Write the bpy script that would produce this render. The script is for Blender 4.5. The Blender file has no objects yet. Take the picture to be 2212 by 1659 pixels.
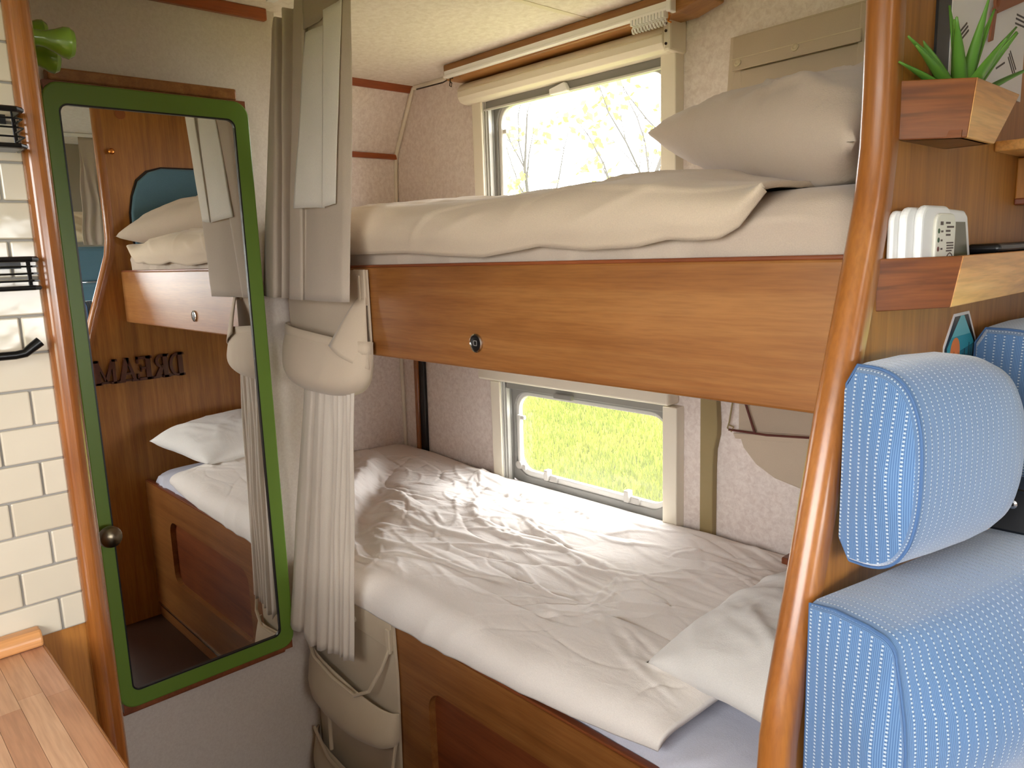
import bpy, bmesh, math, random
import numpy as np
from mathutils import Vector, Matrix

scene = bpy.context.scene
COL = scene.collection
PI = math.pi

# ------------------------------------------------------------------ camera, sky, exposure
cd = bpy.data.cameras.new('camera')
cam = bpy.data.objects.new('camera', cd)
COL.objects.link(cam)
CR = ((0.6819013970, -0.1010305814, 0.7244330931),
      (0.7306880278, 0.1391109781, -0.6683884662),
      (-0.0332489208, 0.9851096169, 0.1686818066))
cam.matrix_world = Matrix(((CR[0][0], CR[0][1], CR[0][2], 0.0),
                           (CR[1][0], CR[1][1], CR[1][2], 0.0),
                           (CR[2][0], CR[2][1], CR[2][2], 1.40),
                           (0, 0, 0, 1)))
cd.sensor_width = 36.0
cd.lens = 26.782
cd.clip_start = 0.02
scene.camera = cam

world = bpy.data.worlds.new('sky')
scene.world = world
world.use_nodes = True
wb = world.node_tree.nodes['Background']
wb.inputs[0].default_value = (0.99, 0.95, 0.965, 1)      # bright overcast sky
wb.inputs[1].default_value = 8.0

vs = scene.view_settings
vs.view_transform = 'Standard'
vs.look = 'None'
vs.exposure = 1.12
vs.gamma = 1.0
vs.use_curve_mapping = False
scene.cycles.use_denoising = True
scene.cycles.max_bounces = 16
scene.cycles.diffuse_bounces = 8
scene.cycles.transparent_max_bounces = 24
scene.cycles.sample_clamp_indirect = 10.0


def portal(loc, sx, sz, rot):
    l = bpy.data.lights.new('window_portal', 'AREA')
    l.shape = 'RECTANGLE'
    l.size = sx
    l.size_y = sz
    l.cycles.is_portal = True
    o = bpy.data.objects.new('window_portal', l)
    COL.objects.link(o)
    o.location = loc
    o.rotation_euler = rot
    return o


# windows of the vehicle: x0, x1, z0, z1 on the bunk side; the same for the kitchen side, windscreen and added roof fill opening
W_UP = (-1.885, -1.202, 1.47, 1.885)
W_LO = (-1.845, -1.202, 0.645, 0.975)
W_DIN = (-0.26, 0.22, 0.80, 1.22)
W_KIT = (-0.70, 0.30, 1.10, 1.78)
W_SCR = (-0.35, 1.45, 1.05, 1.62)      # y0,y1,z0,z1 at the front
W_ROOF_FILL = (0.55, 0.85, 0.10, 0.40)     # x0,x1,y0,y1
YW = 1.683
YK = -0.65
XF = 2.30
ZC = 1.988
for (a, b, c, d) in (W_UP, W_LO, W_DIN):
    portal(((a + b) / 2, YW + 0.045, (c + d) / 2), b - a, d - c, (-PI / 2, 0, 0))
portal(((W_KIT[0] + W_KIT[1]) / 2, YK - 0.045, (W_KIT[2] + W_KIT[3]) / 2), W_KIT[1] - W_KIT[0], W_KIT[3] - W_KIT[2], (PI / 2, 0, 0))
portal((XF + 0.045, (W_SCR[0] + W_SCR[1]) / 2, (W_SCR[2] + W_SCR[3]) / 2), W_SCR[1] - W_SCR[0], W_SCR[3] - W_SCR[2], (PI / 2, 0, PI / 2))
portal(((W_ROOF_FILL[0] + W_ROOF_FILL[1]) / 2, (W_ROOF_FILL[2] + W_ROOF_FILL[3]) / 2, ZC + 0.06), W_ROOF_FILL[1] - W_ROOF_FILL[0], W_ROOF_FILL[3] - W_ROOF_FILL[2], (0, 0, 0))


# ------------------------------------------------------------------ helpers: noise, materials
def srgb(r, g, b):
    def f(c):
        c /= 255.0
        return c / 12.92 if c <= 0.04045 else ((c + 0.055) / 1.055) ** 2.4
    return (f(r), f(g), f(b), 1.0)


_rs = np.random.RandomState(7)
_perm = _rs.permutation(256)
_grad = _rs.rand(256) * 2 * PI


def pnoise(x, y, seed=0):
    x = np.asarray(x, float); y = np.asarray(y, float)
    xi = np.floor(x).astype(int); yi = np.floor(y).astype(int)
    xf = x - xi; yf = y - yi
    u = xf * xf * xf * (xf * (xf * 6 - 15) + 10)
    v = yf * yf * yf * (yf * (yf * 6 - 15) + 10)

    def g(ix, iy, dx, dy):
        h = _perm[(_perm[(ix + seed * 17) & 255] + iy) & 255]
        a = _grad[h]
        return np.cos(a) * dx + np.sin(a) * dy
    n00 = g(xi, yi, xf, yf); n10 = g(xi + 1, yi, xf - 1, yf)
    n01 = g(xi, yi + 1, xf, yf - 1); n11 = g(xi + 1, yi + 1, xf - 1, yf - 1)
    return (n00 * (1 - u) + n10 * u) * (1 - v) + (n01 * (1 - u) + n11 * u) * v


def ridged(x, y, seed=0):
    return 1.0 - np.abs(pnoise(x, y, seed)) * 2.2


def wrinkles(x, y, ang, freq, stretch, seed, warp=0.35):
    """cloth creases running along the direction ang"""
    ca, sa = math.cos(ang), math.sin(ang)
    s = x * ca + y * sa
    t = -x * sa + y * ca
    w = pnoise(s * freq * 0.4, t * freq * 0.4, seed + 3) * warp
    return np.clip(ridged(s * freq / stretch + 5 * seed, (t + w / freq * 2.0) * freq, seed), -0.4, 1.0)


def strokes(x, y, n, seed, dirs, length, width, amp, box):
    """single long creases: curved ridges scattered over the cloth"""
    r = random.Random(seed)
    h = np.zeros_like(x)
    for _ in range(n):
        cx, cy = r.uniform(box[0], box[1]), r.uniform(box[2], box[3])
        a = r.choice(dirs) + r.gauss(0, 0.16)
        L = r.uniform(*length)
        w = r.uniform(*width)
        A = r.uniform(*amp) * r.choice((1, 1, 1, -0.7))
        k1, k2 = r.gauss(0, 0.25) / L, r.gauss(0, 0.5) / (L * L)
        ca, sa = math.cos(a), math.sin(a)
        s_ = (x - cx) * ca + (y - cy) * sa
        t_ = -(x - cx) * sa + (y - cy) * ca
        t_ = t_ - (k1 * s_ * s_ + k2 * s_ ** 3)
        win = np.clip(1 - (s_ / L) ** 2, 0, 1) ** 1.3
        side = np.where(t_ > 0, 1.0, 2.2)            # steep on one side, soft on the other
        h += A * win * np.exp(-np.abs(t_ * side / w) ** 1.5)
    return h


MATS = {}


def nodes_of(name):
    m = bpy.data.materials.new(name)
    m.use_nodes = True
    nt = m.node_tree
    b = nt.nodes['Principled BSDF']
    MATS[name] = m
    return m, nt, b


def plain(name, col, rough=0.5, metal=0.0, spec=0.5, coat=0.0):
    m, nt, b = nodes_of(name)
    b.inputs['Base Color'].default_value = col
    b.inputs['Roughness'].default_value = rough
    b.inputs['Metallic'].default_value = metal
    b.inputs['Specular IOR Level'].default_value = spec
    b.inputs['Coat Weight'].default_value = coat
    return m


def coords(nt, scale=(1, 1, 1), kind='Object', rot=(0, 0, 0)):
    tc = nt.nodes.new('ShaderNodeTexCoord')
    mp = nt.nodes.new('ShaderNodeMapping')
    mp.inputs['Scale'].default_value = scale
    mp.inputs['Rotation'].default_value = rot
    nt.links.new(tc.outputs[kind], mp.inputs['Vector'])
    return mp.outputs['Vector']


def noise_node(nt, vec, scale, detail=3, rough=0.5, dist=0.0):
    n = nt.nodes.new('ShaderNodeTexNoise')
    n.inputs['Scale'].default_value = scale
    n.inputs['Detail'].default_value = detail
    n.inputs['Roughness'].default_value = rough
    n.inputs['Distortion'].default_value = dist
    nt.links.new(vec, n.inputs['Vector'])
    return n.outputs['Fac']


def ramp(nt, fac, stops):
    r = nt.nodes.new('ShaderNodeValToRGB')
    while len(r.color_ramp.elements) < len(stops):
        r.color_ramp.elements.new(0.5)
    for e, (p, c) in zip(r.color_ramp.elements, stops):
        e.position = p
        e.color = c
    nt.links.new(fac, r.inputs['Fac'])
    return r.outputs['Color']


def mixc(nt, fac, a, b, mode='MIX'):
    n = nt.nodes.new('ShaderNodeMix')
    n.data_type = 'RGBA'
    n.blend_type = mode
    for s, v in ((n.inputs[0], fac), (n.inputs[6], a), (n.inputs[7], b)):
        if hasattr(v, 'links'):
            nt.links.new(v, s)
        else:
            s.default_value = v
    return n.outputs[2]


def mth(nt, op, a, b=None, c=None):
    n = nt.nodes.new('ShaderNodeMath')
    n.operation = op
    for i, v in enumerate((a, b, c)):
        if v is None:
            continue
        if hasattr(v, 'links'):
            nt.links.new(v, n.inputs[i])
        else:
            n.inputs[i].default_value = v
    return n.outputs[0]


def bump(nt, bsdf, height, strength=0.3, dist=0.002):
    n = nt.nodes.new('ShaderNodeBump')
    n.inputs['Strength'].default_value = strength
    n.inputs['Distance'].default_value = dist
    nt.links.new(height, n.inputs['Height'])
    nt.links.new(n.outputs[0], bsdf.inputs['Normal'])


def wood(name, light, mid, dark, axis='x', rough=0.38, across=26.0, along=1.3, streak=0.5, coat=0.15):
    m, nt, b = nodes_of(name)
    sc = {'x': (along, across, across), 'y': (across, along, across), 'z': (across, across, along), 'h': (along, along, across)}[axis]
    v = coords(nt, sc)
    n1 = noise_node(nt, v, 1.0, 4, 0.55, 0.6)
    c1 = ramp(nt, n1, [(0.30, dark), (0.5, mid), (0.68, light)])
    sc2 = {'x': (2.2, 6, 6), 'y': (6, 2.2, 6), 'z': (6, 6, 2.2), 'h': (2.2, 2.2, 30)}[axis]
    n2 = noise_node(nt, coords(nt, sc2), 1.0, 2, 0.5, 1.2)
    c2 = ramp(nt, n2, [(0.3, dark), (0.7, light)])
    col = mixc(nt, streak, c1, c2)
    sc3 = {'x': (14, 240, 240), 'y': (240, 14, 240), 'z': (240, 240, 14), 'h': (14, 14, 300)}[axis]
    n3 = noise_node(nt, coords(nt, sc3), 1.0, 2, 0.6)
    f3 = ramp(nt, n3, [(0.35, (0.80, 0.78, 0.76, 1)), (0.6, (1, 1, 1, 1))])
    col = mixc(nt, 0.8, col, f3, 'MULTIPLY')
    nt.links.new(col, b.inputs['Base Color'])
    b.inputs['Roughness'].default_value = rough
    b.inputs['Coat Weight'].default_value = coat
    b.inputs['Coat Roughness'].default_value = 0.25
    bump(nt, b, n3, 0.05, 0.001)
    return m


def cloth(name, col, weave=900.0, rough=0.9, trans=0.0, var=0.06, crease=0.0, cscale=14.0, sheen=0.2):
    m, nt, b = nodes_of(name)
    v = coords(nt)
    n = noise_node(nt, v, weave, 2, 0.6)
    n2 = noise_node(nt, v, 9.0, 3, 0.5)
    c = ramp(nt, n2, [(0.3, tuple(x * (1 - var) for x in col[:3]) + (1,)), (0.7, col)])
    f = ramp(nt, n, [(0.3, (0.9, 0.9, 0.9, 1)), (0.7, (1, 1, 1, 1))])
    c = mixc(nt, 1.0, c, f, 'MULTIPLY')
    nt.links.new(c, b.inputs['Base Color'])
    b.inputs['Roughness'].default_value = rough
    b.inputs['Sheen Weight'].default_value = sheen
    b.inputs['Specular IOR Level'].default_value = 0.15
    h = n
    if crease > 0:
        v2 = coords(nt, (1.0, 1.9, 1.0), rot=(0, 0, 0.45))
        n4 = noise_node(nt, v2, cscale, 2, 0.45, 0.4)
        h4 = mth(nt, 'ABSOLUTE', mth(nt, 'SUBTRACT', n4, 0.5))
        h = mth(nt, 'ADD', mth(nt, 'MULTIPLY', n, 0.06), mth(nt, 'MULTIPLY', h4, -crease * 4))
        bump(nt, b, h, 0.6, 0.012)
    else:
        bump(nt, b, n, 0.15, 0.001)
    if trans > 0:
        out = nt.nodes['Material Output']
        t = nt.nodes.new('ShaderNodeBsdfTranslucent')
        nt.links.new(c, t.inputs['Color'])
        mx = nt.nodes.new('ShaderNodeMixShader')
        mx.inputs[0].default_value = trans
        nt.links.new(b.outputs[0], mx.inputs[1])
        nt.links.new(t.outputs[0], mx.inputs[2])
        nt.links.new(mx.outputs[0], out.inputs['Surface'])
    return m


def wallpaper(name, col, col2, scale=70.0, rough=0.7):
    m, nt, b = nodes_of(name)
    v = coords(nt)
    n = noise_node(nt, v, scale, 5, 0.7, 0.5)
    c = ramp(nt, n, [(0.35, col2), (0.62, col)])
    nt.links.new(c, b.inputs['Base Color'])
    b.inputs['Roughness'].default_value = rough
    bump(nt, b, n, 0.2, 0.001)
    return m


def fabric_blue(name):
    """ribbed upholstery with rows of pale stitches; u across the rows, v along them (metres)"""
    m, nt, b = nodes_of(name)
    tc = nt.nodes.new('ShaderNodeTexCoord')
    sx = nt.nodes.new('ShaderNodeSeparateXYZ')
    nt.links.new(tc.outputs['UV'], sx.inputs[0])
    u, v = sx.outputs[0], sx.outputs[1]
    P_ROW, P_DOT, P_RIB = 0.0096, 0.0040, 0.0016
    ur = mth(nt, 'DIVIDE', u, P_ROW)
    row = mth(nt, 'FLOOR', ur)
    du = mth(nt, 'ABSOLUTE', mth(nt, 'SUBTRACT', mth(nt, 'FRACT', ur), 0.5))     # 0 at the row's middle
    ph = mth(nt, 'MULTIPLY', mth(nt, 'SINE', mth(nt, 'MULTIPLY', row, 12.7)), 0.5)
    vd = mth(nt, 'ABSOLUTE', mth(nt, 'SUBTRACT', mth(nt, 'FRACT', mth(nt, 'ADD', mth(nt, 'DIVIDE', v, P_DOT), ph)), 0.5))
    d = mth(nt, 'ADD', mth(nt, 'POWER', mth(nt, 'DIVIDE', du, 0.13), 2.0), mth(nt, 'POWER', mth(nt, 'DIVIDE', vd, 0.30), 2.0))
    dot = mth(nt, 'SUBTRACT', 1.0, mth(nt, 'MINIMUM', d, 1.0))
    dotc = mth(nt, 'MINIMUM', mth(nt, 'MULTIPLY', dot, 2.2), 1.0)
    gap = mth(nt, 'LESS_THAN', du, 0.055)
    rib = mth(nt, 'SINE', mth(nt, 'MULTIPLY', u, 2 * PI / P_RIB))
    rib01 = mth(nt, 'MULTIPLY_ADD', rib, 0.5, 0.5)
    base = mixc(nt, rib01, srgb(70, 102, 144), srgb(110, 144, 184))
    base = mixc(nt, mth(nt, 'MULTIPLY', gap, 0.55), base, srgb(48, 78, 118))
    nz = noise_node(nt, tc.outputs['Object'], 22, 3)
    base = mixc(nt, mth(nt, 'MULTIPLY', nz, 0.30), base, srgb(88, 132, 188))
    col = mixc(nt, mth(nt, 'MULTIPLY', dotc, 0.8), base, srgb(196, 212, 226))
    nt.links.new(col, b.inputs['Base Color'])
    b.inputs['Roughness'].default_value = 0.75
    b.inputs['Sheen Weight'].default_value = 0.9
    b.inputs['Sheen Roughness'].default_value = 0.4
    b.inputs['Specular IOR Level'].default_value = 0.25
    h = mth(nt, 'ADD', mth(nt, 'MULTIPLY', rib01, 0.25), dotc)
    bump(nt, b, h, 0.7, 0.0012)
    return m


def glass(name, tint=(0.95, 0.97, 0.96, 1), haze=0.06):
    m = bpy.data.materials.new(name)
    m.use_nodes = True
    nt = m.node_tree
    for n in list(nt.nodes):
        if n.type != 'OUTPUT_MATERIAL':
            nt.nodes.remove(n)
    out = nt.nodes['Material Output']
    t = nt.nodes.new('ShaderNodeBsdfTransparent')
    t.inputs[0].default_value = tint
    g = nt.nodes.new('ShaderNodeBsdfGlossy')
    g.inputs['Roughness'].default_value = 0.02
    lw = nt.nodes.new('ShaderNodeLayerWeight')
    lw.inputs[0].default_value = 0.5
    fac = mth(nt, 'MULTIPLY_ADD', mth(nt, 'POWER', lw.outputs['Facing'], 5.0), 0.8, 0.03)
    mx = nt.nodes.new('ShaderNodeMixShader')
    nt.links.new(fac, mx.inputs[0])
    nt.links.new(t.outputs[0], mx.inputs[1])
    nt.links.new(g.outputs[0], mx.inputs[2])
    last = mx
    if haze > 0:
        tr = nt.nodes.new('ShaderNodeBsdfTranslucent')
        tr.inputs[0].default_value = (1, 1, 1, 1)
        m2 = nt.nodes.new('ShaderNodeMixShader')
        m2.inputs[0].default_value = haze
        nt.links.new(mx.outputs[0], m2.inputs[1])
        nt.links.new(tr.outputs[0], m2.inputs[2])
        last = m2
    nt.links.new(last.outputs[0], out.inputs['Surface'])
    MATS[name] = m
    return m


# wood tones
wood('wood_x', srgb(166, 114, 62), srgb(147, 93, 45), srgb(122, 73, 31), 'x', across=34, along=1.1, streak=0.4)
wood('wood_z', srgb(186, 126, 52), srgb(168, 108, 38), srgb(142, 86, 26), 'z', across=40, along=0.9, streak=0.35, coat=0.04, rough=0.5)
wood('wood_trim', srgb(180, 120, 60), srgb(162, 100, 44), srgb(140, 81, 32), 'z', rough=0.28, coat=0.4)
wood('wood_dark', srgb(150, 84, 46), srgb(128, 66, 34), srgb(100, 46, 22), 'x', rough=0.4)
wood('wood_post', srgb(172, 110, 52), srgb(148, 86, 36), srgb(114, 60, 22), 'z', rough=0.2, coat=0.7, across=40)
wood('wood_batten', srgb(182, 132, 74), srgb(160, 108, 54), srgb(132, 84, 38), 'x')
wood('wood_redtrim', srgb(172, 92, 44), srgb(150, 70, 28), srgb(120, 50, 18), 'y', rough=0.3)
wood('acacia', srgb(250, 196, 124), srgb(236, 168, 92), srgb(154, 86, 38), 'y', across=30, along=2.5, streak=0.25, coat=0.05)
wood('acacia_shaded', srgb(164, 98, 46), srgb(138, 74, 32), srgb(58, 24, 10), 'h', across=60, along=4.0, streak=0.45, coat=0.05)  # darker acacia: shade on turned-away faces put into colour; streaks are grain
for i, (l, md, dk) in enumerate((((226, 178, 140), (212, 160, 120), (196, 142, 104)), ((214, 160, 122), (200, 144, 106), (182, 126, 90)),
                                 ((232, 188, 150), (220, 172, 134), (204, 152, 114)), ((220, 168, 134), (206, 150, 116), (190, 134, 100)))):
    wood('stave_%d' % i, srgb(*(int(c * .92) for c in l)), srgb(*(int(c * .92) for c in md)), srgb(*(int(c * .92) for c in dk)), 'x', rough=0.35, across=45, along=3)
wood('wood_upstand', srgb(224, 168, 112), srgb(208, 148, 92), srgb(188, 126, 74), 'y', rough=0.35)
# room
wallpaper('wall', srgb(236, 226, 219), srgb(217, 203, 195), 75)
wallpaper('wall_smooth', srgb(206, 196, 186), srgb(196, 184, 174), 160)
wallpaper('ceil', srgb(238, 232, 224), srgb(222, 213, 203), 55)
plain('cream', srgb(226, 218, 200), 0.45)
plain('cream_dark', srgb(206, 192, 164), 0.5)
plain('white_plastic', srgb(236, 236, 236), 0.35)
plain('olive', srgb(150, 132, 90), 0.6)
plain('black', srgb(16, 16, 18), 0.35)
plain('black_metal', srgb(20, 19, 20), 0.3, 0.4)
plain('seal', srgb(132, 130, 126), 0.5)
plain('seal_light', srgb(196, 194, 188), 0.35)
plain('green', srgb(98, 128, 44), 0.4)
plain('green_plastic', srgb(112, 146, 40), 0.25, coat=0.4)
plain('mirror_glass', (0.94, 0.95, 0.94, 1), 0.0, 1.0)
plain('knob_metal', srgb(128, 118, 100), 0.3, 1.0)
plain('chrome', srgb(200, 196, 190), 0.2, 1.0)
plain('brass', srgb(190, 120, 60), 0.25, 1.0)
plain('cap_brown', srgb(150, 84, 36), 0.5)
plain('grout', srgb(150, 146, 140), 0.8)
plain('floor_dark', srgb(64, 40, 27), 0.45)
plain('letter', srgb(84, 38, 22), 0.45)
plain('gap_dark', srgb(48, 30, 20), 0.8)
plain('binding', srgb(96, 44, 34), 0.7)
plain('stay_grey', srgb(168, 164, 158), 0.4)
plain('paper', srgb(236, 230, 228), 0.7)
plain('leather', srgb(150, 92, 62), 0.6)
plain('ink', srgb(96, 84, 80), 0.8)
plain('lcd', srgb(86, 86, 58), 0.25)
plain('label_print', srgb(228, 226, 214), 0.5)
plain('green_led', srgb(24, 70, 34), 0.4)
plain('red_led', srgb(100, 20, 16), 0.4)
plain('teal_pale', srgb(112, 188, 196), 0.5)
plain('teal', srgb(52, 152, 170), 0.5)
plain('teal_dark', srgb(22, 104, 122), 0.5)
plain('navy', srgb(12, 42, 54), 0.5)
plain('orange', srgb(240, 134, 60), 0.5)
plain('soil', srgb(40, 30, 22), 0.9)
plain('grey_panel', srgb(150, 140, 124), 0.8)
cloth('canvas', srgb(202, 185, 163), weave=1100)
cloth('canvas_lo', srgb(206, 190, 164), weave=1100)
cloth('curtain', srgb(206, 192, 176), weave=700, trans=0.18)
cloth('curtain_lit', srgb(252, 248, 240), weave=700, trans=0.22)  # paler curtain cloth: window light shining through is put into the colour
cloth('curtain_lo', srgb(228, 217, 203), weave=700, trans=0.2)
cloth('curtain_band', srgb(190, 174, 156), weave=700, trans=0.15)
cloth('bed_tan', srgb(212, 195, 174), weave=600, var=0.04, crease=0.10, cscale=5)
cloth('bed_tan_sheet', srgb(200, 184, 168), weave=600, var=0.04, crease=0.12, cscale=6)
cloth('bed_white', srgb(244, 238, 232), weave=600, var=0.02, crease=0.10, cscale=16)
cloth('bed_white_smooth', srgb(238, 236, 232), weave=600, var=0.03, crease=0.18, cscale=7)
cloth('bed_sheet', srgb(206, 208, 222), weave=600, var=0.04, crease=0.15, cscale=6)
cloth('cream_cloth', srgb(226, 208, 176), weave=500, crease=0.1, cscale=8)
fabric_blue('blue_fabric')
cloth('blue_pad', srgb(96, 132, 152), weave=400)
glass('pane', haze=0.012)
plain('piping_blue', srgb(74, 106, 150), 0.8)
plain('leaf_green', srgb(96, 146, 56), 0.4)
plain('bark', srgb(58, 54, 50), 0.9)


def tile_mat():
    m, nt, b = nodes_of('tile')
    oi = nt.nodes.new('ShaderNodeObjectInfo')
    c = ramp(nt, oi.outputs['Random'], [(0.0, srgb(196, 186, 166)), (1.0, srgb(208, 199, 181))])
    nt.links.new(c, b.inputs['Base Color'])
    b.inputs['Roughness'].default_value = 0.12
    n = noise_node(nt, coords(nt), 26, 2, 0.4)
    bump(nt, b, n, 0.25, 0.004)


tile_mat()


def foliage_mat():
    m, nt, b = nodes_of('tree_leaf')
    n = noise_node(nt, coords(nt), 3.0, 2)
    c = ramp(nt, n, [(0.3, srgb(186, 182, 40)), (0.7, srgb(206, 206, 70))])
    nt.links.new(c, b.inputs['Base Color'])
    out = nt.nodes['Material Output']
    t = nt.nodes.new('ShaderNodeBsdfTranslucent')
    nt.links.new(c, t.inputs['Color'])
    mx = nt.nodes.new('ShaderNodeMixShader')
    mx.inputs[0].default_value = 0.5
    nt.links.new(b.outputs[0], mx.inputs[1])
    nt.links.new(t.outputs[0], mx.inputs[2])
    nt.links.new(mx.outputs[0], out.inputs['Surface'])
    m, nt, b = nodes_of('grass')
    v = coords(nt)
    n = noise_node(nt, v, 1.1, 4, 0.6)
    n2 = noise_node(nt, v, 14, 4, 0.7)
    c = ramp(nt, n, [(0.35, srgb(88, 97, 5)), (0.6, srgb(96, 101, 16)), (0.75, srgb(110, 107, 40))])
    f = ramp(nt, n2, [(0.3, (0.7, 0.75, 0.6, 1)), (0.7, (1.1, 1.1, 1.1, 1))])
    nt.links.new(mixc(nt, 1.0, c, f, 'MULTIPLY'), b.inputs['Base Color'])
    b.inputs['Roughness'].default_value = 0.9
    b.inputs['Specular IOR Level'].default_value = 0.1


foliage_mat()


# ------------------------------------------------------------------ helpers: geometry
def link(o, parent=None):
    COL.objects.link(o)
    if parent is not None:
        o.parent = parent
    return o


def origin_of(parent):
    v = Vector((0, 0, 0))
    p = parent
    while p is not None:
        v += p.location
        p = p.parent
    return v


def mesh_obj(name, verts, faces, mat, parent=None, smooth=False, uv=None, base=None):
    """verts in world coordinates; the object's own origin is base (top level) or its parent's"""
    off = origin_of(parent) if parent is not None else Vector(base or (0, 0, 0))
    me = bpy.data.meshes.new(name)
    me.from_pydata([tuple(Vector(v) - off) for v in verts], [], faces)
    if uv is not None:
        l = me.uv_layers.new(name='UVMap')
        for lp in me.loops:
            l.data[lp.index].uv = uv[lp.vertex_index]
    me.materials.append(MATS[mat])
    if smooth:
        for p in me.polygons:
            p.use_smooth = True
    me.update()
    o = bpy.data.objects.new(name, me)
    if parent is None:
        o.location = off
    return link(o, parent)


def tag(o, label, cat=None, group=None, kind=None):
    o['label'] = label
    if cat:
        o['category'] = cat
    if group:
        o['group'] = group
    if kind:
        o['kind'] = kind
    return o


def thing(name, label, cat, loc, group=None):
    o = bpy.data.objects.new(name, None)
    o.empty_display_size = 0.05
    o.location = loc
    COL.objects.link(o)
    return tag(o, label, cat, group)


class MB:
    """collects shapes into one mesh"""
    def __init__(s):
        s.v = []
        s.f = []

    def add(s, vs, fs):
        n = len(s.v)
        s.v += [tuple(v) for v in vs]
        s.f += [tuple(i + n for i in f) for f in fs]
        return s

    def box(s, x0, x1, y0, y1, z0, z1):
        return s.add([(x0, y0, z0), (x1, y0, z0), (x1, y1, z0), (x0, y1, z0), (x0, y0, z1), (x1, y0, z1), (x1, y1, z1), (x0, y1, z1)],
                     [(0, 3, 2, 1), (4, 5, 6, 7), (0, 1, 5, 4), (1, 2, 6, 5), (2, 3, 7, 6), (3, 0, 4, 7)])

    def prism(s, pts, axis, a, b):
        """extrude a 2-D polygon along an axis ('x': pts are (y,z), 'y': (x,z), 'z': (x,y))"""
        def mk(p, t):
            return {'x': (t, p[0], p[1]), 'y': (p[0], t, p[1]), 'z': (p[0], p[1], t)}[axis]
        n = len(pts)
        vs = [mk(p, a) for p in pts] + [mk(p, b) for p in pts]
        fs = [tuple(range(n))[::-1], tuple(range(n, 2 * n))]
        fs += [(i, (i + 1) % n, n + (i + 1) % n, n + i) for i in range(n)]
        return s.add(vs, fs)

    def ring(s, outer, inner, axis, a, b):
        """a frame between two outlines of equal length, extruded"""
        def mk(p, t):
            return {'x': (t, p[0], p[1]), 'y': (p[0], t, p[1]), 'z': (p[0], p[1], t)}[axis]
        n = len(outer)
        vs = [mk(p, a) for p in outer] + [mk(p, a) for p in inner] + [mk(p, b) for p in outer] + [mk(p, b) for p in inner]
        fs = []
        for i in range(n):
            j = (i + 1) % n
            fs += [(i, j, n + j, n + i), (2 * n + j, 2 * n + i, 3 * n + i, 3 * n + j),
                   (i, 2 * n + i, 2 * n + j, j), (n + j, 3 * n + j, 3 * n + i, n + i)]
        return s.add(vs, fs)

    def tube(s, path, r, n=8, cap=True):
        path = [Vector(p) for p in path]
        rs = r if isinstance(r, (list, tuple)) else [r] * len(path)
        vs, fs = [], []
        up = Vector((0.123, 0.456, 0.881)).normalized()
        for i, p in enumerate(path):
            t = (path[min(i + 1, len(path) - 1)] - path[max(i - 1, 0)]).normalized()
            a = t.cross(up)
            if a.length < 1e-3:
                a = t.cross(Vector((1, 0, 0)))
            a.normalize()
            b = t.cross(a)
            for k in range(n):
                an = 2 * PI * k / n
                vs.append(p + (a * math.cos(an) + b * math.sin(an)) * rs[i])
        for i in range(len(path) - 1):
            for k in range(n):
                k2 = (k + 1) % n
                fs.append((i * n + k, i * n + k2, (i + 1) * n + k2, (i + 1) * n + k))
        if cap:
            fs.append(tuple(range(n))[::-1])
            fs.append(tuple(range((len(path) - 1) * n, len(path) * n)))
        return s.add(vs, fs)

    def lathe(s, prof, base, axis, n=20):
        """prof: (radius, distance along axis)"""
        base = Vector(base)
        ax = Vector(axis).normalized()
        a = ax.orthogonal().normalized()
        b = ax.cross(a)
        vs, fs = [], []
        for (r, d) in prof:
            for k in range(n):
                an = 2 * PI * k / n
                vs.append(base + ax * d + (a * math.cos(an) + b * math.sin(an)) * r)
        for i in range(len(prof) - 1):
            for k in range(n):
                k2 = (k + 1) % n
                fs.append((i * n + k, i * n + k2, (i + 1) * n + k2, (i + 1) * n + k))
        fs.append(tuple(range(n))[::-1])
        fs.append(tuple(range((len(prof) - 1) * n, len(prof) * n)))
        return s.add(vs, fs)

    def build(s, name, mat, parent=None, smooth=False, bevel=0.0, seg=2, base=None, angle=35):
        if parent is None and base is None:
            a = np.array(s.v)
            base = (float(a[:, 0].mean()), float(a[:, 1].mean()), float(a[:, 2].min()))
        o = mesh_obj(name, s.v, s.f, mat, parent, smooth, base=base)
        bm = bmesh.new()
        bm.from_mesh(o.data)
        bmesh.ops.recalc_face_normals(bm, faces=bm.faces)
        bm.to_mesh(o.data)
        bm.free()
        if bevel > 0:
            md = o.modifiers.new('bevel', 'BEVEL')
            md.width = bevel
            md.segments = seg
            md.limit_method = 'ANGLE'
            md.angle_limit = math.radians(angle)
        if smooth:
            o.data.set_sharp_from_angle(angle=math.radians(angle))
        return o


def rrect(u0, u1, v0, v1, r, n=6):
    pts = []
    for cu, cv, a0 in ((u1 - r, v1 - r, 0), (u0 + r, v1 - r, PI / 2), (u0 + r, v0 + r, PI), (u1 - r, v0 + r, 1.5 * PI)):
        for k in range(n + 1):
            a = a0 + PI / 2 * k / n
            pts.append((cu + r * math.cos(a), cv + r * math.sin(a)))
    return pts


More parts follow.
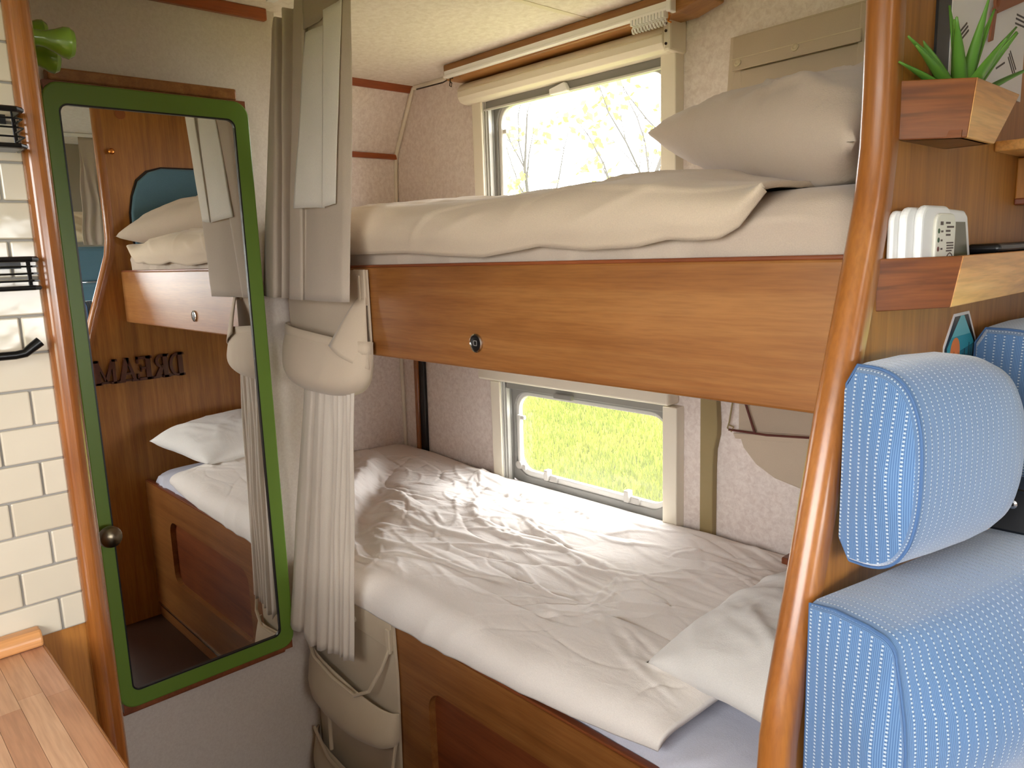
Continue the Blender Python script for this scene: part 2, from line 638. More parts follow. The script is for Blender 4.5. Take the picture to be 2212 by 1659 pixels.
def grid_obj(name, P, mat, parent=None, uv=None, smooth=True, solid=0.0, base=None, subsurf=0, wrap=False):
    """P: array (rows, cols, 3)"""
    nv, nu = P.shape[:2]
    vs = P.reshape(-1, 3).tolist()
    fs = []
    for j in range(nv - 1):
        for i in range(nu - (0 if wrap else 1)):
            i2 = (i + 1) % nu
            fs.append((j * nu + i, j * nu + i2, (j + 1) * nu + i2, (j + 1) * nu + i))
    if parent is None and base is None:
        base = (float(P[..., 0].mean()), float(P[..., 1].mean()), float(P[..., 2].min()))
    o = mesh_obj(name, vs, fs, mat, parent, smooth, uv=None if uv is None else uv.reshape(-1, 2).tolist(), base=base)
    if solid:
        md = o.modifiers.new('solidify', 'SOLIDIFY')
        md.thickness = solid
        md.offset = 0
    if subsurf:
        md = o.modifiers.new('subsurf', 'SUBSURF')
        md.levels = subsurf
        md.render_levels = subsurf
    return o


def struct(o, label):
    o['kind'] = 'structure'
    o['label'] = label
    return o


def slab_with_holes(axis, a, b, u0, u1, v0, v1, holes):
    """wall slab between a and b on axis; (u,v) the other two axes in order; rectangular holes"""
    us = sorted({u0, u1} | {h[0] for h in holes} | {h[1] for h in holes})
    vs_ = sorted({v0, v1} | {h[2] for h in holes} | {h[3] for h in holes})
    mb = MB()
    for i in range(len(us) - 1):
        for j in range(len(vs_) - 1):
            cu, cv = (us[i] + us[i + 1]) / 2, (vs_[j] + vs_[j + 1]) / 2
            if any(h[0] < cu < h[1] and h[2] < cv < h[3] for h in holes):
                continue
            if axis == 'y':
                mb.box(us[i], us[i + 1], a, b, vs_[j], vs_[j + 1])
            elif axis == 'x':
                mb.box(a, b, us[i], us[i + 1], vs_[j], vs_[j + 1])
            else:
                mb.box(us[i], us[i + 1], vs_[j], vs_[j + 1], a, b)
    return mb


# key planes
XM = -1.80          # washroom wall
XG = -1.75          # mirror glass
YR = 0.90           # bunk rails
XP, XQ = -0.37, -0.34   # bunk partition, its two faces
XT = -1.25          # tiled kitchen wall
RZ0, RZ1 = 1.191, 1.381     # upper rail
LZ = 0.564          # lower rail top

# ------------------------------------------------------------------ the setting
struct(MB().box(-2.6, XF + 0.1, YK - 0.05, YW + 0.05, -0.04, 0.0).build('floor', 'floor_dark'), 'dark brown vinyl floor of the camper')
c_ = slab_with_holes('z', ZC, ZC + 0.05, -2.6, XF + 0.1, YK - 0.05, YW + 0.05, [W_ROOF_FILL]).build('ceiling', 'ceil')
struct(c_, 'pale mottled ceiling of the camper')
struct(slab_with_holes('y', YW, YW + 0.035, -2.6, XF + 0.05, 0, 2.04, [W_UP, W_LO, W_DIN]).build('wall_window', 'wall'),
       'beige mottled side wall with the bunk windows')
struct(slab_with_holes('y', YK - 0.035, YK, -2.6, XF + 0.05, 0, 2.04, [W_KIT]).build('wall_kitchen_side', 'wall'),
       'beige side wall behind the kitchen')
struct(slab_with_holes('x', XF, XF + 0.035, YK - 0.03, YW + 0.03, 0, 2.04, [W_SCR]).build('wall_front', 'wall'), 'front wall of the camper with windscreen')
struct(MB().prism([(-2.60, 0), (-2.45, 0), (-2.45, 0.98), (-2.408, 1.77), (-2.283, 1.99), (-2.60, 2.04)], 'y', 0.9, YW).build('wall_rear', 'wall'),
       'beige rear wall at the foot of the bunks, sloping in at the top')
struct(MB().box(XM - 0.03, XM, 0.20, 0.925, 0, ZC).build('wall_washroom', 'wall_smooth'), 'plain warm grey washroom wall behind the mirror')
struct(MB().box(-2.46, XM - 0.028, 0.875, 0.905, 0, ZC).build('wall_washroom_side', 'wall_smooth'), 'washroom side wall along the foot of the bunks')
kw = struct(MB().box(XM, XT, YK, 0.262, 0.0, ZC).build('wall_kitchen', 'wood_z', base=(-1.5, -0.2, 0)), 'wood cupboard wall behind the tiles at the kitchen end')

# trims
struct(MB().box(XM - 0.001, XM + 0.016, 0.28, 0.90, 1.961, ZC).build('trim_1', 'wood_redtrim', bevel=0.003), 'brown wood trim under the ceiling above the mirror')
struct(MB().add([(-2.292, 0.905, ZC), (-2.292, 1.676, ZC), (-2.302, 0.905, 1.968), (-2.302, 1.676, 1.968), (-2.272, 0.905, ZC), (-2.272, 1.676, ZC), (-2.286, 0.905, 1.966), (-2.286, 1.676, 1.966)],
                [(0, 1, 3, 2), (4, 6, 7, 5), (0, 4, 5, 1), (2, 3, 7, 6), (0, 2, 6, 4), (1, 5, 7, 3)]).build('trim_2', 'wood_redtrim'), 'red-brown strip along the top of the rear wall')
struct(MB().box(-2.415, -2.396, 0.905, 1.676, 1.753, 1.772).build('trim_3', 'wood_redtrim', bevel=0.003), 'red-brown strip across the rear wall below the slope')
struct(MB().tube([(-2.275, 1.675, 1.985), (-2.402, 1.675, 1.77), (-2.412, 1.675, 1.68), (-2.444, 1.675, 0.98), (-2.446, 1.675, 0.4)], 0.0075, 8).build('trim_4', 'cream', smooth=True),
       'cream corner bead between rear wall and window wall')
struct(MB().box(-1.391, -1.373, 0.4, 1.574, ZC - 0.0015, ZC + 0.001).build('trim_5', 'cream'), 'thin cream cover strip on the ceiling seam')
struct(MB().tube([(-2.27, 1.676, ZC - 0.006), (-0.40, 1.676, ZC - 0.006)], 0.008, 8).build('trim_6', 'cream', smooth=True), 'cream bead where ceiling meets the window wall')
# wooden edge post of the tiled wall
post = MB()
pp = [(XT - 0.02, 0.250), (XT + 0.012, 0.250), (XT + 0.020, 0.256), (XT + 0.022, 0.268), (XT + 0.016, 0.279), (XT + 0.004, 0.285), (XT - 0.02, 0.286)]
post.prism(pp, 'z', 0.0, ZC)
struct(post.build('trim_7', 'wood_post', bevel=0.004, seg=3, angle=20), 'varnished wooden edge post of the tiled kitchen wall')

# tiles: each one a piece of the kitchen wall
struct(MB().box(XT - 0.001, XT + 0.0025, YK, 0.251, 0.868, ZC).build('grout', 'grout', kw), 'grey grout')
ROW, TL, GAP = 0.05206, 0.0985, 0.0028
zrow = 0.868
tile_meshes = {}


def tile_piece(y0, y1, z0, z1):
    key = (round(y1 - y0, 4), round(z1 - z0, 4))
    if key not in tile_meshes:
        o = MB().box(0, 0.0055, 0, key[0], 0, key[1]).build('tile', 'tile', kw, bevel=0.0022, seg=2)
        o.data.transform(Matrix.Translation(origin_of(kw)))
        tile_meshes[key] = o
        first = o
    else:
        first = tile_meshes[key].copy()
        COL.objects.link(first)
        first.parent = kw
    first.location = Vector((XT + 0.001, y0, z0)) - origin_of(kw)
    rnd = random.Random(int(y0 * 9973 + z0 * 7919))
    first.rotation_euler = (0, rnd.uniform(-0.012, 0.012), rnd.uniform(-0.012, 0.012))


r_i = 0
while zrow + ROW < ZC - 0.03:
    off = 0.2205 if r_i % 2 == 0 else 0.1765
    y1 = off + TL
    while y1 > -0.30:
        y0 = y1 - TL
        a, b = y0 + GAP / 2, min(y1 - GAP / 2, 0.251)
        if b - a > 0.006:
            tile_piece(a, b, zrow + GAP / 2, zrow + ROW - GAP / 2)
        y1 = y0
    zrow += ROW
    r_i += 1

# ------------------------------------------------------------------ windows
def window(name, label, x0, x1, z0, z1, zt, zb, upper):
    """outer frame x0..x1, opening z0..z1; frame side strips from zb to zt"""
    w = bpy.data.objects.new(name, None)
    w.location = ((x0 + x1) / 2, YW, zb)
    w.empty_display_size = 0.05
    COL.objects.link(w)
    struct(w, label)
    fw = 0.046
    d = 0.036
    # side strips with blind channels
    for side in (0, 1):
        a, b = (x0, x0 + fw) if side == 0 else (x1 - fw, x1)
        fr = MB()
        fr.box(a, b, YW - d, YW, zb, zt)
        o = fr.build('side_frame', 'cream', w, bevel=0.003)
        ch = MB()
        if side == 0:
            for k, (dx, ww) in enumerate(((0.004, 0.003), (0.012, 0.003), (0.020, 0.0025))):
                ch.box(b + dx - 0.004, b + dx - 0.004 + ww, YW - d + 0.006 + 0.004 * k, YW, zb + 0.002, zt)
            ch.build('blind_channel', 'seal_light', w)
            MB().box(b, b + 0.02, YW - 0.008, YW + 0.001, zb + 0.002, zt).build('channel_back', 'seal', w)
    ax0, ax1 = x0 + fw, x1 - fw
    # rubber seal, moulded pane rim and the pane itself
    so = rrect(ax0 + 0.004, ax1 - 0.001, z0 + 0.002, z1 - 0.002, 0.03)
    si = rrect(ax0 + 0.030, ax1 - 0.008, z0 + 0.026, z1 - 0.022, 0.06)
    MB().ring(so, si, 'y', YW + 0.002, YW + 0.022).build('rubber_seal', 'seal', w, bevel=0.003)
    ro = rrect(ax0 + 0.028, ax1 - 0.007, z0 + 0.024, z1 - 0.020, 0.062)
    ri = rrect(ax0 + 0.044, ax1 - 0.014, z0 + 0.044, z1 - 0.034, 0.052)
    MB().ring(ro, ri, 'y', YW + 0.008, YW + 0.026).build('pane_rim', 'seal_light', w, bevel=0.006, seg=3)
    po = rrect(ax0 + 0.030, ax1 - 0.009, z0 + 0.026, z1 - 0.022, 0.06)
    MB().prism(po, 'y', YW + 0.0275, YW + 0.030).build('pane', 'pane', w)
    # stay arm on the left with its knob
    sx = ax0 + 0.052
    st = MB().tube([(sx - 0.004, YW + 0.004, z0 + 0.07), (sx, YW + 0.002, z1 - 0.10)], 0.007, 10)
    o = st.build('stay_arm', 'seal_light', w, smooth=True)
    kb = MB().lathe([(0.0, 0), (0.013, 0.001), (0.016, 0.008), (0.013, 0.018), (0.004, 0.020)], (sx - 0.004, YW + 0.012, z0 + 0.06), (0, -1, 0), 12)
    kb.box(sx - 0.012, sx + 0.022, YW + 0.0, YW + 0.014, z0 + 0.045, z0 + 0.062)
    kb.build('stay_knob', 'stay_grey', w, smooth=True)
    MB().box(sx - 0.012, sx + 0.022, YW + 0.0, YW + 0.012, z1 - 0.115, z1 - 0.102).build('stay_bracket', 'seal_light', w, bevel=0.003)
    return w, ax0, ax1


w1, a0, a1 = window('window_1', 'upper bunk window with cream roller blind box', -1.932, -1.156, W_UP[2], W_UP[3], 1.90, 1.44, True)
# roller blind box
prof = []
for k in range(9):
    an = PI * 0.5 * k / 8
    prof.append((YW - 0.045 - 0.030 * math.sin(an), 1.905 + 0.030 * math.cos(an)))
prof += [(YW - 0.075, 1.890), (YW - 0.066, 1.876), (YW - 0.050, 1.871), (YW, 1.871), (YW, 1.935)]
cas = MB().prism(prof, 'x', -1.952, -1.168).build('blind_box', 'cream', w1, bevel=0.002)
MB().box(-1.945, -1.17, YW - 0.0765, YW - 0.070, 1.908, 1.911).build('groove_line', 'cream_dark', w1)
endc = MB().box(-1.170, -1.148, YW - 0.070, YW, 1.870, 1.948).build('end_cap', 'cream', w1, bevel=0.006)
for (zz, yy) in ((1.932, 0.020), (1.915, 0.040), (1.886, 0.052)):
    MB().lathe([(0.0035, 0), (0.0035, 0.002)], (-1.159, YW - 0.0715, zz), (0, -1, 0), 8).build('screw_hole', 'gap_dark', w1)
MB().box(a0 + 0.002, a1, YW - 0.024, YW - 0.004, 1.846, 1.872).build('blind_bar', 'seal', w1, bevel=0.003)
MB().box(a0 + 0.002, a1, YW - 0.029, YW - 0.022, 1.843, 1.8495).build('bar_lip', 'seal_light', w1, bevel=0.002)
MB().prism([(-1.585, 1.842), (-1.515, 1.842), (-1.522, 1.858), (-1.528, 1.868), (-1.585, 1.858)], 'y', YW - 0.040, YW - 0.022).build('blind_tab', 'white_plastic', w1, bevel=0.003)
MB().box(-1.236, -1.214, YW + 0.004, YW + 0.022, 1.575, 1.615).build('latch', 'stay_grey', w1, bevel=0.006)

w2, b0, b1 = window('window_2', 'lower bunk window looking onto the grass', -1.893, -1.150, W_LO[2], W_LO[3], 0.985, 0.622, False)
MB().box(-1.935, -1.165, YW - 0.055, YW, 0.990, 1.040).build('blind_box', 'cream', w2, bevel=0.008, seg=3)
MB().box(b0 + 0.002, b1, YW - 0.022, YW - 0.004, 0.964, 0.990).build('blind_bar', 'seal', w2, bevel=0.003)
MB().box(-1.602, -1.528, YW - 0.036, YW - 0.020, 0.958, 0.974).build('blind_tab', 'seal', w2, bevel=0.003)
for xx in (-1.652, -1.326):
    lt = MB().box(xx - 0.022, xx + 0.022, YW + 0.000, YW + 0.014, 0.672, 0.694)
    lt.box(xx - 0.026, xx - 0.008, YW - 0.012, YW + 0.012, 0.676, 0.712)
    lt.build('latch', 'stay_grey', w2, bevel=0.004)
MB().box(b0, b1, YW - 0.020, YW, 0.622, 0.650).build('sill_bar', 'seal_light', w2, bevel=0.003)
for k in range(3):
    MB().box(b0 + 0.002, b1, YW - 0.022 + 0.004 * k, YW, 0.628 + 0.007 * k, 0.631 + 0.007 * k).build('sill_groove', 'seal', w2)
# the other windows of the vehicle, out of the photo's frame but letting in its light; the roof light is added for fill
for i, (nm, lb, bx) in enumerate((('window_3', 'dinette side window', (W_DIN[0] - 0.02, W_DIN[1] + 0.02, YW - 0.012, YW, W_DIN[2] - 0.02, W_DIN[3] + 0.02)),
                                  ('window_4', 'kitchen side window', (W_KIT[0] - 0.02, W_KIT[1] + 0.02, YK, YK + 0.012, W_KIT[2] - 0.02, W_KIT[3] + 0.02)))):
    w = bpy.data.objects.new(nm, None)
    w.location = (bx[0], bx[2], bx[4])
    COL.objects.link(w)
    struct(w, lb)
    MB().ring(rrect(bx[0] - 0.02, bx[1] + 0.02, bx[4] - 0.02, bx[5] + 0.02, 0.02), rrect(bx[0] + 0.02, bx[1] - 0.02, bx[4] + 0.02, bx[5] - 0.02, 0.02), 'y', bx[2], bx[3]).build('window_frame', 'cream', w)
    yy = YW + 0.02 if i == 0 else YK - 0.02
    MB().box(bx[0], bx[1], yy, yy + 0.003, bx[4], bx[5]).build('pane', 'pane', w)
w = bpy.data.objects.new('window_5', None); w.location = (XF, 0.5, 0.9); COL.objects.link(w); struct(w, 'windscreen of the cab')
MB().box(XF + 0.012, XF + 0.015, W_SCR[0], W_SCR[1], W_SCR[2], W_SCR[3]).build('pane', 'pane', w)
w = bpy.data.objects.new('fill_roof_light', None); w.location = (0.70, 0.25, ZC); COL.objects.link(w); struct(w, 'unseen roof light added for fill from above')  # no roof light is known; added for soft fill from above
MB().box(W_ROOF_FILL[0], W_ROOF_FILL[1], W_ROOF_FILL[2], W_ROOF_FILL[3], ZC + 0.03, ZC + 0.033).build('pane', 'pane', w)
MB().ring(rrect(W_ROOF_FILL[0] - 0.03, W_ROOF_FILL[1] + 0.03, W_ROOF_FILL[2] - 0.03, W_ROOF_FILL[3] + 0.03, 0.03), rrect(W_ROOF_FILL[0], W_ROOF_FILL[1], W_ROOF_FILL[2], W_ROOF_FILL[3], 0.03), 'z', ZC - 0.01, ZC + 0.002).build('window_frame', 'cream', w)

# ------------------------------------------------------------------ curtain track over the upper window
ct = thing('curtain_track', 'wooden batten with white curtain rail and gliders above upper window', 'curtain rail', (-1.5, 1.60, 1.93))
MB().prism([(-1.975, 1.9875), (-1.080, 1.9875), (-1.030, 1.9875), (-1.030, 1.955), (-1.100, 1.938), (-1.960, 1.938), (-1.975, 1.955)], 'y', 1.574, 1.660).build('batten', 'wood_batten', ct, bevel=0.004)
rl = MB().box(-1.955, -1.112, 1.560, 1.576, 1.950, 1.964)
rl.box(-1.955, -1.112, 1.556, 1.578, 1.943, 1.950)
rl.build('rail', 'white_plastic', ct, bevel=0.002)
MB().box(-1.118, -1.105, 1.553, 1.580, 1.938, 1.968).build('rail_end', 'white_plastic', ct, bevel=0.003)
gl = None
for k in range(11):
    x = -1.222 + k * 0.0092
    if gl is None:
        g = MB().box(-0.0030, 0.0030, 1.557, 1.575, 1.930, 1.944)
        g.tube([(0, 1.566, 1.930), (0, 1.561, 1.922), (0, 1.564, 1.914), (0, 1.569, 1.914), (0, 1.571, 1.922), (0, 1.566, 1.930)], 0.0022, 6)
        gl = g.build('glider', 'white_plastic', ct, bevel=0.0008)
        o = gl
    else:
        o = gl.copy()
        COL.objects.link(o)
        o.parent = ct
    o.location = (x, 0, 0)
MB().tube([(-1.118, 1.566, 1.942), (-1.114, 1.562, 1.930), (-1.116, 1.560, 1.918), (-1.108, 1.560, 1.914)], 0.0022, 6).build('end_hook', 'brass', ct)
cl = thing('line_hook', 'dark elastic line with a small loop at the left end of the batten', 'cord', (-1.95, 1.58, 1.94))
MB().tube([(-2.25, 1.672, 1.974), (-2.05, 1.63, 1.956), (-1.945, 1.578, 1.944), (-1.925, 1.572, 1.940)], 0.0022, 6).build('line', 'gap_dark', cl)
MB().tube([(-1.942, 1.575, 1.946), (-1.938, 1.570, 1.932), (-1.941, 1.570, 1.920), (-1.933, 1.570, 1.916), (-1.930, 1.570, 1.926), (-1.940, 1.570, 1.934)], 0.0018, 6).build('loop', 'gap_dark', cl)
MB().box(-1.930, -1.895, 1.572, 1.580, 1.938, 1.942).build('clip', 'wood_batten', cl)

# ------------------------------------------------------------------ mirror door on the washroom wall
mr = thing('mirror_door', 'tall mirror in a green painted frame with rounded corners', 'mirror', (XM, 0.61, 0.40))
MB().box(XM - 0.002, XG - 0.004, 0.404, 0.812, 0.412, 1.765).build('door_panel', 'wood_dark', mr)
go = rrect(0.398, 0.815, 0.422, 1.762, 0.034, 8)
gi = rrect(0.4265, 0.779, 0.4615, 1.7195, 0.016, 8)
MB().ring(go, gi, 'x', XG - 0.010, XG + 0.004).build('frame', 'green', mr, bevel=0.003, seg=2)
go2 = rrect(0.402, 0.811, 0.426, 1.758, 0.032, 8)
gi2 = rrect(0.4065, 0.8065, 0.4305, 1.7535, 0.028, 8)
MB().ring(rrect(0.394, 0.822, 0.418, 1.766, 0.036, 8), rrect(0.402, 0.812, 0.428, 1.756, 0.03, 8), 'x', XM + 0.012, XG - 0.012).build('frame_edge', 'green', mr, bevel=0.003)
MB().ring(rrect(0.4245, 0.781, 0.4595, 1.7215, 0.018, 8), rrect(0.4275, 0.778, 0.4625, 1.7185, 0.016, 8), 'x', XG - 0.001, XG + 0.0046).build('inner_bead', 'black', mr)
MB().prism(rrect(0.420, 0.786, 0.455, 1.726, 0.02, 8), 'x', XG - 0.004, XG).build('mirror_glass', 'mirror_glass', mr)
kn = MB().lathe([(0.009, 0), (0.009, 0.012), (0.017, 0.016), (0.0225, 0.026), (0.0235, 0.034), (0.021, 0.043), (0.013, 0.049), (0.002, 0.051)], (XG + 0.004, 0.411, 0.838), (1, 0, 0), 20)
kn.build('knob', 'knob_metal', mr, smooth=True)
tr = MB().box(XM, XM + 0.034, 0.418, 0.800, 1.768, 1.793).build('top_rail', 'wood_x', mr, bevel=0.004)
MB().box(XM, XM + 0.030, 0.404, 0.800, 0.396, 0.412).build('bottom_rail', 'wood_dark', mr, bevel=0.004)

# green coat hooks on the wardrobe side
hk = thing('coat_hook', 'green plastic coat hooks with flared knobs beside the wooden post', 'hook', (-1.38, 0.262, 1.72))
MB().prism(rrect(-1.52, -1.28, 1.685, 1.785, 0.02), 'y', 0.263, 0.274).build('base_plate', 'green_plastic', hk, bevel=0.003)
HP = [(0.016, 0), (0.0125, 0.012), (0.0105, 0.026), (0.0115, 0.040), (0.0165, 0.054), (0.0215, 0.064), (0.0225, 0.071), (0.019, 0.077), (0.010, 0.0795), (0.001, 0.080)]
for (x, z, s) in ((-1.312, 1.731, 1.0), (-1.400, 1.727, 1.0), (-1.455, 1.772, 1.1)):
    MB().lathe([(r * s, d) for r, d in HP], (x, 0.272, z), (0, 1, -0.05), 20).build('knob', 'green_plastic', hk, smooth=True)

# ------------------------------------------------------------------ bunk partition
bp = thing('bunk_partition', 'honey wood end panel of the bunks with rounded front edge', 'partition', (-0.355, 1.2, 0))
edge = [(0.880, ZC), (0.880, 1.56), (0.878, 1.50), (0.868, 1.44), (0.848, 1.38), (0.790, 1.215), (0.738, 1.045), (0.700, 0.925), (0.690, 0.885), (0.686, 0.84), (0.685, 0.0)]
MB().prism(edge + [(YW, 0.0), (YW, ZC)], 'x', XP, XQ).build('panel', 'wood_z', bp)
# bullnose along the front edge
bead = []
for i, (y, z) in enumerate(edge):
    p0 = edge[max(i - 1, 0)]
    p1 = edge[min(i + 1, len(edge) - 1)]
    t = Vector((p1[0] - p0[0], p1[1] - p0[1])).normalized()
    n = Vector((t.y, -t.x))
    if n.x > 0:
        n = -n
    row = []
    for (dx, dn) in ((-0.0172, -0.014), (-0.0178, 0.0), (-0.0165, 0.006), (-0.0125, 0.0115), (-0.006, 0.0145), (0.0, 0.0152), (0.006, 0.0145), (0.0125, 0.0115), (0.0165, 0.006), (0.0178, 0.0), (0.0172, -0.014)):
        row.append((-0.355 + dx, y + n.x * dn, z + n.y * dn))
    bead.append(row)
grid_obj('edge_trim', np.array(bead), 'wood_trim', bp)
# blue headboard pad on the bunk side of the panel
hb = [(0.975, 1.40), (0.958, 1.52), (0.960, 1.60), (0.972, 1.66), (0.995, 1.715), (1.035, 1.75), (1.085, 1.766), (1.62, 1.770), (1.62, 1.40)]
MB().prism([(y - 0.006 if y < 1.05 else y, z + 0.006 if z > 1.7 else z) for y, z in hb], 'x', XP - 0.004, XP + 0.002).build('pad_shade_rim', 'gap_dark', bp)  # dark plate around the pad, recess shade put into its colour
MB().prism(hb, 'x', XP - 0.016, XP + 0.002).build('headboard_pad', 'blue_pad', bp, bevel=0.008, seg=3)
for (y, z) in ((0.962, 1.957), (1.252, 1.957)):
    MB().lathe([(0.019, 0), (0.019, 0.002), (0.016, 0.003)], (XP, y, z), (-1, 0, 0), 20).build('screw_cover', 'cap_brown', bp)
MB().lathe([(0.006, 0), (0.004, 0.010), (0.009, 0.016), (0.011, 0.022), (0.007, 0.028), (0.001, 0.029)], (XP, 0.912, 1.818), (-1, 0, 0), 14).build('small_knob', 'brass', bp, smooth=True)

# wooden word sign on the bunk side of the partition, seen in the mirror
ws = thing('word_sign', 'dark wooden letters spelling DREAM on the partition above the lower pillow', 'sign', (XP - 0.01, 0.93, 0.965))
GLY = {
    'D': [('r', 0.08, 0.31, 0, 1), ('r', 0, 0.36, 0, 0.10), ('r', 0, 0.36, 0.90, 1), ('arc', 0.36, 0.5, 0.40, 0.5, 0.15, -90, 90)],
    'R': [('r', 0.08, 0.31, 0, 1), ('r', 0, 0.36, 0, 0.10), ('r', 0, 0.40, 0.90, 1), ('r', 0.26, 0.42, 0.44, 0.54), ('arc', 0.38, 0.72, 0.30, 0.28, 0.14, -90, 90), ('s', 0.36, 0.48, 0.66, 0.0, 0.24), ('r', 0.58, 0.90, 0, 0.09)],
    'E': [('r', 0.08, 0.31, 0, 1), ('r', 0, 0.74, 0, 0.11), ('r', 0, 0.74, 0.89, 1), ('r', 0.26, 0.58, 0.45, 0.55), ('r', 0.66, 0.74, 0, 0.28), ('r', 0.66, 0.74, 0.72, 1), ('r', 0.52, 0.58, 0.36, 0.64)],
    'A': [('s', 0.46, 1.0, 0.14, 0.0, 0.14), ('s', 0.46, 1.0, 0.78, 0.0, 0.24), ('r', 0.26, 0.68, 0.30, 0.39), ('r', 0.0, 0.30, 0, 0.09), ('r', 0.62, 0.96, 0, 0.09)],
    'M': [('r', 0.10, 0.25, 0, 1), ('r', 0.82, 1.05, 0, 1), ('s', 0.18, 1.0, 0.56, 0.12, 0.16), ('s', 0.94, 1.0, 0.56, 0.12, 0.10), ('r', 0.0, 0.34, 0, 0.09), ('r', 0.76, 1.14, 0, 0.09), ('r', 0.0, 0.26, 0.91, 1), ('r', 0.86, 1.14, 0.91, 1)],
}
LH = 0.092
cy = 1.094
for ch, wd in (('D', 0.80), ('R', 0.88), ('E', 0.76), ('A', 0.96), ('M', 1.14)):
    s = LH * 0.83

    def lp(u, v):
        return (cy - u * s, 0.964 + v * LH)
    mb = MB()
    for g in GLY[ch]:
        if g[0] == 'r':
            mb.prism([lp(g[1], g[3]), lp(g[2], g[3]), lp(g[2], g[4]), lp(g[1], g[4])], 'x', XP - 0.014, XP)
        elif g[0] == 's':
            x0, z0, x1, z1, t = g[1:]
            mb.prism([lp(x0 - t / 2, z0), lp(x0 + t / 2, z0), lp(x1 + t / 2, z1), lp(x1 - t / 2, z1)], 'x', XP - 0.0135, XP)
        else:
            cx, cz, rx, rz, t, a_0, a_1 = g[1:]
            o_, i_ = [], []
            for k in range(13):
                a = math.radians(a_0 + (a_1 - a_0) * k / 12)
                o_.append(lp(cx + rx * math.cos(a), cz + rz * math.sin(a)))
                i_.append(lp(cx + (rx - t) * math.cos(a), cz + (rz - 0.10) * math.sin(a)))
            for k in range(12):
                mb.prism([o_[k], o_[k + 1], i_[k + 1], i_[k]], 'x', XP - 0.014, XP)
    mb.build('letter', 'letter', ws)
    cy -= (wd - 0.04) * s
MB().box(XP - 0.006, XP, 0.775, 1.085, 0.966, 0.974).build('base_bar', 'letter', ws)

# ------------------------------------------------------------------ bunks
ub = thing('upper_bunk', 'upper bunk with deep honey wood rail', 'bunk', (-1.1, 1.25, RZ0))
MB().box(XM + 0.001, XP - 0.0005, YR, YR + 0.024, RZ0, RZ1).build('rail_board', 'wood_x', ub, bevel=0.004, seg=2)
MB().box(XM + 0.001, XP - 0.0005, YR + 0.002, YR + 0.022, RZ1 - 0.001, RZ1 + 0.005).build('rail_cap', 'wood_dark', ub, bevel=0.002)
MB().box(-2.40, XP - 0.0005, YR + 0.024, YW - 0.004, 1.255, 1.300).build('base_board', 'wood_x', ub)
lk = MB().lathe([(0.0175, 0), (0.0175, 0.003), (0.0150, 0.0042), (0.0140, 0.002)], (-1.067, YR - 0.0005, 1.240), (0, -1, 0), 28).build('lock_ring', 'chrome', ub, smooth=True)
bt = MB().lathe([(0.0142, 0), (0.0142, 0.0026), (0.012, 0.0032)], (-1.067, YR - 0.0005, 1.240), (0, -1, 0), 24).build('lock_button', 'black', ub, smooth=True)
MB().ring(rrect(-1.0725, -1.0625, 1.235, 1.245, 0.002), rrect(-1.0712, -1.0638, 1.2363, 1.2437, 0.0015), 'y', YR - 0.0042, YR - 0.0036).build('lock_mark', 'seal', ub)

lb_ = thing('lower_bunk', 'lower bunk box with wooden front and recessed locker door', 'bunk', (-1.1, 1.25, 0))
fo = [(XM + 0.001, 0.0), (XP - 0.0005, 0.0), (XP - 0.0005, LZ), (XM + 0.001, LZ)]
# front board with a rounded cut-out
ho = rrect(-1.285, -0.60, 0.205, 0.455, 0.05, 8)
ou = []
for (x, z) in ho:
    cx, cz = -0.9425, 0.33
    dx, dz = x - cx, z - cz
    ou.append((x, z))
fb = MB()
X0, X1 = XM + 0.001, XP - 0.0005
fb.box(X0, -1.285, YR, YR + 0.020, 0.0, LZ)
fb.box(-0.60, X1, YR, YR + 0.020, 0.0, LZ)
fb.box(-1.285, -0.60, YR, YR + 0.020, 0.455, LZ)
fb.box(-1.285, -0.60, YR, YR + 0.020, 0.0, 0.205)
for (cx, cz, sx, sz) in ((-1.285, 0.455, 1, -1), (-0.60, 0.455, -1, -1), (-1.285, 0.205, 1, 1), (-0.60, 0.205, -1, 1)):
    pts = [(cx, cz)]
    for k in range(9):
        a = PI / 2 * k / 8
        pts.append((cx + sx * 0.05 * (1 - math.sin(a)), cz + sz * 0.05 * (1 - math.cos(a))))
    fb.prism(pts, 'y', YR, YR + 0.020)
fb.build('front_board', 'wood_x', lb_)
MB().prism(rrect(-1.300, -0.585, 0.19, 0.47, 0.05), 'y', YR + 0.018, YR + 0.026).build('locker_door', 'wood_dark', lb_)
MB().box(X0, X1, YR + 0.002, YR + 0.018, LZ - 0.001, LZ + 0.005).build('rail_cap', 'wood_dark', lb_, bevel=0.002)
MB().box(-2.44, X1, YR + 0.026, YW - 0.004, 0.42, 0.455).build('base_board', 'wood_x', lb_)
MB().box(X0, X1, YR - 0.006, YR, 0.050, 0.056).build('kick_strip', 'chrome', lb_)


